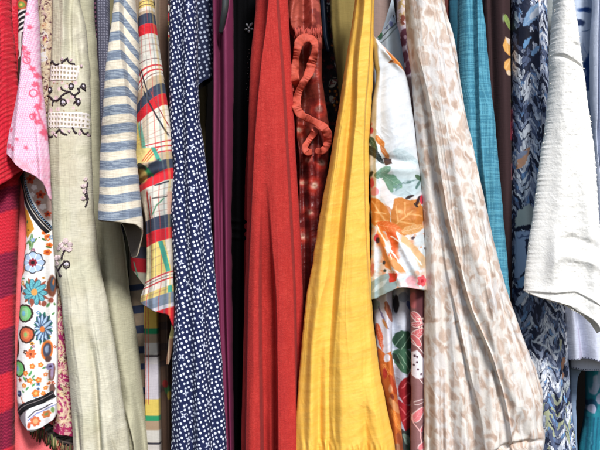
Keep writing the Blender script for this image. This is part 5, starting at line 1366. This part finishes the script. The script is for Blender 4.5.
# ================================================================== MAROON TOP, TEAL DRESS, BROWN FLOWERED DRESS
def mid_right():
    t = thing('maroon_top', 'dark maroon brown top in shade between leopard chiffon and teal', 'top', 448, -40, .11)
    sh = Sheet([(-40, 436, 455), (0, 436, 455), (40, 440, 455), (470, 450, 490)], .11, .012, .03, seed=231, vf=(3, 8, 80))
    sh.build('body', COTTON, t, plain(92, 46, 42), den=1)
    t = thing('teal_dress', 'teal blue slubbed linen dress with one sharp pleat', 'dress', 467, -40, .06)
    pl = [(-40, 472), (0, 472.2), (75, 473.5), (148, 476), (225, 484), (470, 490)]
    sh = Sheet([(-40, 457.5, 478.5), (0, 458.5, 480), (33, 458, 484), (73, 457, 488), (148, 462, 496), (223, 475, 503), (275, 488, 507.5), (300, 494, 509), (470, 500, 512)], .042, .022, .035,
               folds=[('p', pl, [(-40, 500), (470, 530)], [(-40, 9), (150, 9), (225, 5), (300, 3)], 2, 3), ('r', [(-40, 464, 3), (150, 468, 4)], 5, 5), ('r', [(0, 477, 2), (148, 487, 3), (225, 494, 3)], 5, 6)], vf=(1, 12, 160), wr=(.5, 20, 2.5), seed=241)

    def paint(x, y, s):
        p = Paint(x, y, s, (68, 132, 156)); g = (fbm(s * 1.1, y / 16, 3, 2) + fbm(s / 16, y * 1.1, 6, 2)) / 2
        p.mix(.8 * sm((g - .5) / .12 + .35), (96, 164, 186)); p.mix(.4 * sm((.45 - g) / .08), (48, 112, 140)); return p
    sh.build('body', CHAMBRAY, t, paint, den=2)
    bk = Sheet([(-40, 449, 470), (300, 452, 500), (470, 452, 500)], .1, .01, .02, seed=242)
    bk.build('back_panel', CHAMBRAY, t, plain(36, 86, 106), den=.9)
    t = thing('brown_flowered_dress', 'chocolate brown dress with orange petals and a green leaf', 'dress', 499, -40, .11)
    sh = Sheet([(-40, 482, 511), (0, 483, 511), (75, 486, 512), (150, 490, 512), (225, 495, 511), (300, 499, 512), (470, 499, 514)], .068, .02, .03, seed=251, folds=[('r', [(-40, 498, 5), (150, 503, 5), (300, 506, 4)], 6, 6), ('r', [(-40, 488, -6), (100, 492, -5)], 2, 3), ('r', [(-40, 509.5, -5), (200, 511, -4)], 1.2, 2)])

    def pb(x, y, s):
        p = Paint(x, y, s, (56, 36, 38), wob=.4, seed=3)
        p.leaf(501.5, 18, 508.5, 32, 4.2, (136, 156, 84), (84, 104, 60)); p.ell(499.8, 22, .8, 3.6, (140, 150, 120))
        p.poly([(502, 40), (508, 41.5), (508.5, 58), (505, 57.5), (501, 54), (499, 48), (500.5, 45)], (222, 164, 90)); p.poly([(502, 40), (508, 41), (507, 47), (503, 45)], (226, 206, 190)); p.line([(503, 44), (505, 55)], 1.2, (240, 196, 130), 1)
        p.poly([(508.5, 60), (505, 61), (501, 65), (500.5, 70), (504, 76), (508.5, 77)], (224, 168, 96)); p.ell(506, 75, 3, 2.6, (226, 200, 170)); p.line([(508, 62), (503, 70)], 1, (240, 200, 140), 1)
        p.line([(510, 111), (509.7, 125), (509.4, 140)], 2.4, (176, 30, 62), .7); p.line([(509, 165), (509, 180)], 1.4, (150, 90, 100)); p.ell(509.5, 102, 1.2, 1.6, (120, 120, 90))
        return p
    sh.build('body', COTTON, t, pb, den=2)


mid_right()


# ================================================================== NAVY IKAT DRESS
def ikat_dress():
    t = thing('ikat_dress', 'navy, grey and pale blue brushstroke print dress', 'dress', 535, -40, .07)
    ri = [(-40, 533), (15, 534.5), (75, 535.5), (150, 538), (230, 540), (300, 552), (363, 557), (400, 562), (450, 567), (470, 568)]
    sh = Sheet([(-40, 511, 546), (0, 511, 546.5), (60, 511, 548), (90, 511, 549), (150, 510, 549), (225, 509, 552), (300, 509, 563), (363, 511, 568.5), (400, 515, 571), (450, 520, 575.5), (470, 522, 576)], .066, .022, .035,
               folds=[('p', [(-40, 500), (470, 500)], ri, [(-40, 8), (200, 8), (300, 7), (470, 7)], 3, 3), ('r', [(0, 521, 3), (200, 520, 4), (300, 530, 5), (450, 545, 6)], 7, 7), ('r', [(300, 545, 0), (400, 553, 4), (450, 556, 4)], 5, 4), ('r', [(380, 548, 0), (400, 556, 4), (450, 560, 4)], 5, 5)], vf=(1.4, 14, 130), wr=(1, 16, 1.6), seed=261)

    def paint(x, y, s):
        s = x + .4 * (s - x)
        tri = np.abs(((s - 508) / 17.0) % 1 - .5) * 2
        zz = y + tri * 14 + (fbm(s / 8, y / 8, 4, 2) - .5) * 7
        st = fbm(s / .9, y / 5, 11, 2)
        wj = (fbm(s / 2.2, y / 3, 14, 2) - .5)
        d, i, ox, oy = cells((s - 508) / 8.5 + wj * .5, zz / 5.2 + wj * .9, 6, .3)
        p = Paint(s, y, s, (34, 40, 62), wob=1.2, seed=7)
        inside = sm((.60 - d + (st - .5) * .35) / .1 + .5)
        big = fbm(s / 13, y / 22, 15, 2)
        i = np.clip(i + (big - .5) * .7, 0, 1)
        for lo_, hi_, c in ((.22, .5, (92, 104, 134)), (.5, .66, (150, 160, 184)), (.66, .82, (192, 200, 216)), (.82, 1.01, (226, 230, 238)), (.44, .5, (110, 146, 190))):
            p.mix(inside * ((i >= lo_) & (i < hi_)), c)
        p.mix(.35 * sm((st - .56) / .08), (40, 46, 70))
        lo = sm((y - 375) / 30); p.mix(lo * inside * ((i > .5) & (i < .72)), (166, 172, 142))
        # a few larger painted shapes
        p.x, p.y = s + (fbm(s / 3, y / 3, 70, 2) - .5) * 3, y + (fbm(s / 3, y / 3, 71, 2) - .5) * 4
        p.leaf(519, 30, 535, 8, 7, (132, 168, 206), (200, 214, 230)); p.leaf(524, 24, 538, 10, 4, (210, 216, 226)); p.ell(536, 2, 3, 4, (222, 190, 180))
        p.poly([(511, 32), (518, 30), (524, 36), (530, 34), (535, 38), (535, 52), (528, 46), (520, 54), (512, 48)], (24, 26, 44)); p.leaf(518, 52, 525, 40, 3, (120, 166, 210)); p.leaf(525, 60, 534, 50, 3, (130, 170, 210))
        p.leaf(512, 170, 524, 148, 5, (200, 150, 120)); p.leaf(511, 160, 522, 152, 3, (140, 150, 176))
        p.poly([(509, 220), (514, 210), (524, 205), (532, 212), (530, 224), (518, 226), (509, 227)], (182, 190, 184)); p.poly([(509, 232), (530, 229), (527, 240), (524, 262), (514, 276), (509, 278)], (160, 178, 208)); p.line([(512, 229), (530, 225)], 3, (28, 30, 48)); p.line([(512, 237), (526, 234)], 2, (90, 104, 140)); p.poly([(519, 240), (526, 234), (525, 264), (520, 258)], (34, 38, 66)); p.poly([(511, 280), (522, 272), (524, 284), (512, 288)], (122, 164, 206)); p.line([(510, 290), (520, 286)], 3, (34, 38, 66)); p.leaf(511, 304, 520, 290, 4, (170, 188, 214))
        for k, (a, b) in enumerate((((528, 338), (540, 328)), ((528, 338), (543, 346)), ((540, 322), (547, 326)), ((543, 338), (553, 330)), ((548, 350), (558, 346)), ((536, 358), (552, 366)), ((524, 326), (527, 320)))): p.line([a, b], 2.0, (206, 214, 222), 1.2)
        p.leaf(556, 346, 560, 337, 3.4, (196, 196, 172)); p.leaf(557, 352, 563, 338, 3, (190, 190, 160)); p.leaf(560, 372, 567, 356, 3.6, (188, 138, 110)); p.ell(562, 374, 4, 3, (206, 150, 120)); p.leaf(560, 392, 569, 402, 3, (130, 176, 222)); p.leaf(566, 420, 573, 440, 3, (120, 160, 210))
        return p
    sh.build('body', VISCOSE, t, paint, den=2.3)


ikat_dress()


# ================================================================== WHITE BOUCLE SLEEVE
def boucle_jacket():
    g_ = thing('grey_top', 'pale grey top edge behind the fluffy white sleeve', 'top', 550, -40, .10)
    sg = Sheet([(-40, 542, 560), (0, 543, 560), (60, 545, 560), (470, 552, 600)], .115, .012, .02, seed=270, vf=(2, 8, 80))
    sg.build('body', COTTON, g_, plain(150, 156, 156), den=.9, hem=280)
    t = thing('boucle_jacket', 'fluffy ivory white boucle sleeve with raw frayed hem', 'jacket', 562, -40, .0)
    rows = [(-40, 555, 570), (0, 553.3, 572), (33, 550.5, 577.5), (62, 548.7, 581), (75, 549, 583), (95, 547.7, 585.5), (132, 544, 591), (150, 541, 593.5), (217, 532.5, 598.5), (250, 527.5, 601.5), (287, 523.8, 604), (300, 523, 605), (345, 523, 608)]

    def tuft(x, y):
        L = curve([(r[0], r[1]) for r in rows], y); R = curve([(r[0], r[2]) for r in rows], y)
        e = np.clip(1.15 * (1 - np.abs(2 * (x - L) / (R - L) - 1)), .12, 1)
        a = ridged(x / 3.2, y / 3.2, 5, 2) - .5; b = ridged(x / 12 + .2 * y / 12, y / 10, 9, 2) - .5
        return e * (.9 * a + 1.5 * b) + e * 1.0 * (ridged(x / 7 + y / 30, y / 6 - x / 20, 29, 2) - .5)
    sh = Sheet(rows, -.005, .028, .012, edge=.6, efreq=2.4, extra=tuft,
               folds=[('h', [(540, 58, 0), (550, 58, -3), (566, 63, -5), (580, 70, -3), (590, 74, 0)], 1.5, 2.5), ('h', [(560, 45, 0), (572, 48, -3), (580, 50, 0)], 2, 2), ('h', [(515, 287, 1.5), (528, 290, 2.6), (548, 291, 3), (568, 290, 3), (582, 296, 3), (598, 306, 2.5)], 6, 1.0), ('h', [(515, 294, 0), (540, 300, 2), (568, 304, 2.6), (590, 322, 2)], 4, 4),
                      ('r', [(0, 560, 3), (150, 558, 4), (280, 548, 4)], 8, 10), ('r', [(150, 575, 0), (220, 584, 5), (290, 590, 6)], 7, 8), ('h', [(540, 262, 0), (560, 256, 4), (585, 262, 5), (600, 270, 3)], 6, 5), ('h', [(550, 240, 0), (566, 238, -4), (590, 246, -4), (602, 252, 0)], 4, 4), ('r', [(225, 552, 0), (260, 548, 4), (285, 545, 0)], 5, 6)],
               wr=((.9, 26, 1.2),), seed=271)

    def paint(x, y, s):
        p = Paint(x, y, s, (240, 238, 233)); p.speck(3, .55, (230, 229, 226), 8, .6, soft=.2); p.speck(5, .62, (228, 226, 221), 18, .5)
        return p
    o = sh.build('sleeve', FLEECE, t, paint, den=2.0, hem=[(0, 290), (.12, 295), (.3, 299), (.5, 304), (.62, 310), (.75, 316), (.85, 325), (.92, 334), (1, 322)], lining=(236, 233, 226))
    F = Pieces(); r2 = random.Random(4)
    for k in range(170):
        side = r2.random()
        if side < .1:
            y = r2.uniform(-5, 286); L, R = sh.LR(np.array([y])); x = L[0] + .6; d = (r2.uniform(-1.2, -.4), r2.uniform(-.8, 1.2))
        elif side < .18:
            y = r2.uniform(-5, 190); L, R = sh.LR(np.array([y])); x = R[0] - .6; d = (r2.uniform(.4, 1.2), r2.uniform(-.8, 1.2))
        else:
            g = r2.uniform(.02, .9); y = float(curve([(0, 290), (.14, 294), (.3, 299), (.5, 305), (.62, 311), (.75, 316), (.85, 325), (.92, 334), (1, 322)], np.array([g]))[0]) - .3
            L, R = sh.LR(np.array([y])); x = L[0] + (R[0] - L[0]) * g; d = (r2.uniform(-1, 1), r2.uniform(1, 2.6))
        b = p3(sh, x, y, -.001)[0]
        if side >= .18: b[1] = sh.Y - .026 * (1 - abs(2 * g - 1) ** 2.3) ** (1 / 2.3)
        e = b + np.array([d[0] * S, r2.uniform(-.002, .001), -d[1] * S])
        F.tube(np.array([b, (b + e) / 2 + [r2.uniform(-.0005, .0005), 0, r2.uniform(-.0005, .0005)], e]), [.0008, .0007, .0004], (238, 234, 224), 5)
    F.build('frayed_fringe', FLEECE, o)


boucle_jacket()


# ================================================================== BLUES ON THE FAR SIDE
def far_side():
    t = thing('tie_dye_shirt', 'pale blue shirt with dark indigo dye blots', 'shirt', 580, -40, .1)
    sh = Sheet([(-40, 562, 598), (0, 564, 598), (120, 570, 600), (300, 575, 612), (470, 590, 612)], .052, .016, .03, seed=281, vf=(2.5, 12, 100), wr=(1, 14, 1.4))

    def paint(x, y, s):
        p = Paint(x, y, s, (204, 216, 236), wob=1.4, seed=6)
        B = (34, 66, 128)
        p.ell(582, 0, 10, 1.8, B, .02, 1.5); p.ell(582, 12.5, 7.5, 2.4, B, -.03, 1.2); p.ell(576, 25, 5, 3.2, (30, 48, 88), .3, 1.2); p.line([(579, 34), (586, 32)], .9, (70, 100, 150)); p.ell(588, 66, 5, 14, B, .15, 1.6); p.ell(583, 66, 2, 6, B, .3, 1.5); p.ell(586, 84, 5, 8, (40, 70, 130)); p.line([(580, 46), (584, 56)], .8, (150, 170, 210)); p.ell(590, 25, 2, 1, (170, 190, 220))
        p.mix(sm((y - 100) / 14), (150, 168, 200)); return p
    sh.build('body', COTTON, t, paint, den=2, hem=230)
    t = thing('pale_blue_shirt', 'pale periwinkle shirt with crisp folded edges at the end', 'shirt', 600, -40, .05)
    sh = Sheet([(-40, 592, 665), (0, 591.8, 665), (60, 589.5, 665), (100, 590, 665), (140, 592, 665), (200, 594, 665), (290, 598, 665)], .028, .014, .015, seed=291, folds=[('p', [(-40, 590), (200, 590)], [(-40, 597), (60, 595.3), (132, 594.8), (200, 600)], [(-40, 9), (200, 8)], 2, 1.5), ('p', [(-40, 599.5), (60, 597.5), (132, 596.5), (200, 602)], [(-40, 640), (200, 640)], [(-40, 10), (200, 10)], 1.5, 2), ('r', [(0, 596, 0), (80, 595.8, -10), (200, 600, -8)], .8, .8)], vf=(1.2, 10, 200), wr=(.6, 14, 2))
    sh.build('body', COTTON, t, plain(208, 216, 236), den=1.7, hem=270)

    t = thing('lavender_blouse', 'pale lavender blouse with dark picot stitched layered hem', 'blouse', 585, 180, .06)
    sh = Sheet([(150, 562, 665), (300, 563.5, 665), (315, 564.5, 665), (363, 568.5, 665), (375, 569.5, 665)], .065, .02, .025, seed=301, folds=[('r', [(290, 574, -2), (320, 577, -7), (360, 582, -8)], 3, 5), ('r', [(300, 569, 4), (365, 573, 5)], 4, 4), ('r', [(310, 590, 3), (365, 594, 5)], 6, 6)], wr=(.8, 16, 1.6))
    hm = [(0, 359), (.08, 358), (.2, 357.5), (.32, 361), (.45, 363), (.6, 360), (1, 356)]
    o = sh.build('body', COTTON, t, plain(206, 211, 230), top=170, hem=hm, den=1.6, lining=(170, 168, 190))
    lo = Sheet([(330, 569, 665), (375, 571, 665)], .085, .016, .015, seed=302, vf=(2, 10, 60))
    lo.build('under_layer', COTTON, t, plain(202, 208, 228), top=320, hem=[(0, 367), (.15, 369), (.5, 368), (1, 364)], den=1.5)
    P = Pieces()
    for k in range(30):
        g = .02 + .6 * k / 29; y = float(curve(hm, np.array([g]))[0]); L, R = sh.LR(np.array([y])); x = L[0] + (R[0] - L[0]) * g
        P.dome(p3(sh, x, y - .6, .0008)[0], .75 * S, .62 * S, .0012, (64, 66, 92), 0, 7, 2)
    P.build('picot_stitching', THREAD, t)
    P = Pieces()
    for k in range(26):
        g = .02 + .55 * k / 25; y = float(curve([(0, 367), (.15, 369), (.5, 368), (1, 364)], np.array([g]))[0]); L, R = lo.LR(np.array([y])); x = L[0] + (R[0] - L[0]) * g
        P.dome(p3(lo, x, y - .6, .0008)[0], .75 * S, .62 * S, .0012, (70, 72, 98), 0, 7, 2)
    P.build('picot_stitching', THREAD, t)

    t = thing('blue_grey_skirt', 'blue grey cloth strip hanging below the lavender hem', 'skirt', 573, 300, .1)
    sh = Sheet([(300, 566, 590), (365, 568, 584), (378, 569, 577.5), (400, 570, 576), (440, 572, 577), (470, 573, 578)], .1, .012, .02, seed=311)
    sh.build('body', COTTON, t, plain(128, 148, 176), top=300, den=1.5)
    t = thing('teal_print_dress', 'teal dress with pale lilac petal print low behind the lavender hem', 'dress', 600, 300, .12)
    sh = Sheet([(280, 580, 624), (375, 586, 624), (400, 586, 624), (420, 584, 624), (450, 578.5, 624), (470, 577, 624)], .12, .02, .03, seed=321, folds=[('r', [(380, 592, 2), (450, 588, 4)], 4, 4), ('r', [(400, 597, 0), (460, 597, -4)], 2, 3)], wr=(.8, 14, 1.6))

    def pt(x, y, s):
        p = Paint(x, y, s, (36, 132, 148), wob=.8, seed=4)
        p.ell(592, 383, 5, 10, (170, 184, 206), .2); p.ell(598, 376, 4, 8, (150, 176, 196)); p.ell(597, 397, 4, 6, (176, 186, 210)); p.ell(589.5, 404, 4.8, 7, (30, 80, 110)); p.ell(589.5, 407, 3.6, 4.6, (178, 186, 214)); p.ell(599, 406, 4, 4, (40, 150, 160)); p.ell(588, 380, 2, 8, (60, 130, 150))
        p.mix(sm((y - 412) / 5), (30, 118, 140))
        for xx in (586, 590.5, 595): p.line([(xx, 416), (xx - 3, 450), (xx - 4, 466)], 1.4, (20, 84, 110), .8)
        p.line([(600, 424), (598, 466)], 3.5, (90, 180, 206), 1); p.line([(588, 430), (584, 466)], 1.2, (70, 150, 176), .8); return p
    sh.build('body', COTTON, t, pt, top=280, den=2)


far_side()


# ================================================================== CAMERA AND LIGHT
cam = bpy.data.cameras.new('camera'); co = bpy.data.objects.new('camera', cam); COL.objects.link(co)
co.location = (0, -D, ZC); co.rotation_euler = (math.radians(90), 0, 0)
cam.sensor_fit = 'HORIZONTAL'; cam.sensor_width = 36; cam.lens = 18 / (300 * S / D); cam.clip_end = 100
scene.camera = co

SUN_EL, SUN_AZ = 42, -17          # height above the horizon, degrees left of the view direction behind the camera
w = bpy.data.worlds.new('World'); scene.world = w; w.use_nodes = True
nt = w.node_tree; sky = nt.nodes.new('ShaderNodeTexSky'); sky.sky_type = 'NISHITA'; sky.sun_disc = False
sky.sun_elevation = math.radians(SUN_EL); sky.sun_rotation = math.radians(180 + SUN_AZ)
bg = nt.nodes['Background']; bg.inputs['Strength'].default_value = .07
nt.links.new(sky.outputs[0], bg.inputs['Color'])
sun = bpy.data.lights.new('sun', 'SUN'); sun.energy = 2.6; sun.angle = math.radians(12); sun.color = (1, .985, .965)
so = bpy.data.objects.new('sun', sun); COL.objects.link(so); so.location = (-1, -3, 4)
from mathutils import Vector
el, az = math.radians(SUN_EL), math.radians(SUN_AZ)
to_sun = Vector((-math.sin(az) * math.cos(el), -math.cos(az) * math.cos(el), math.sin(el)))
so.rotation_euler = to_sun.to_track_quat('Z', 'Y').to_euler()
scene.view_settings.view_transform = 'Standard'; scene.view_settings.look = 'None'
scene.view_settings.exposure = .95; scene.view_settings.gamma = 1
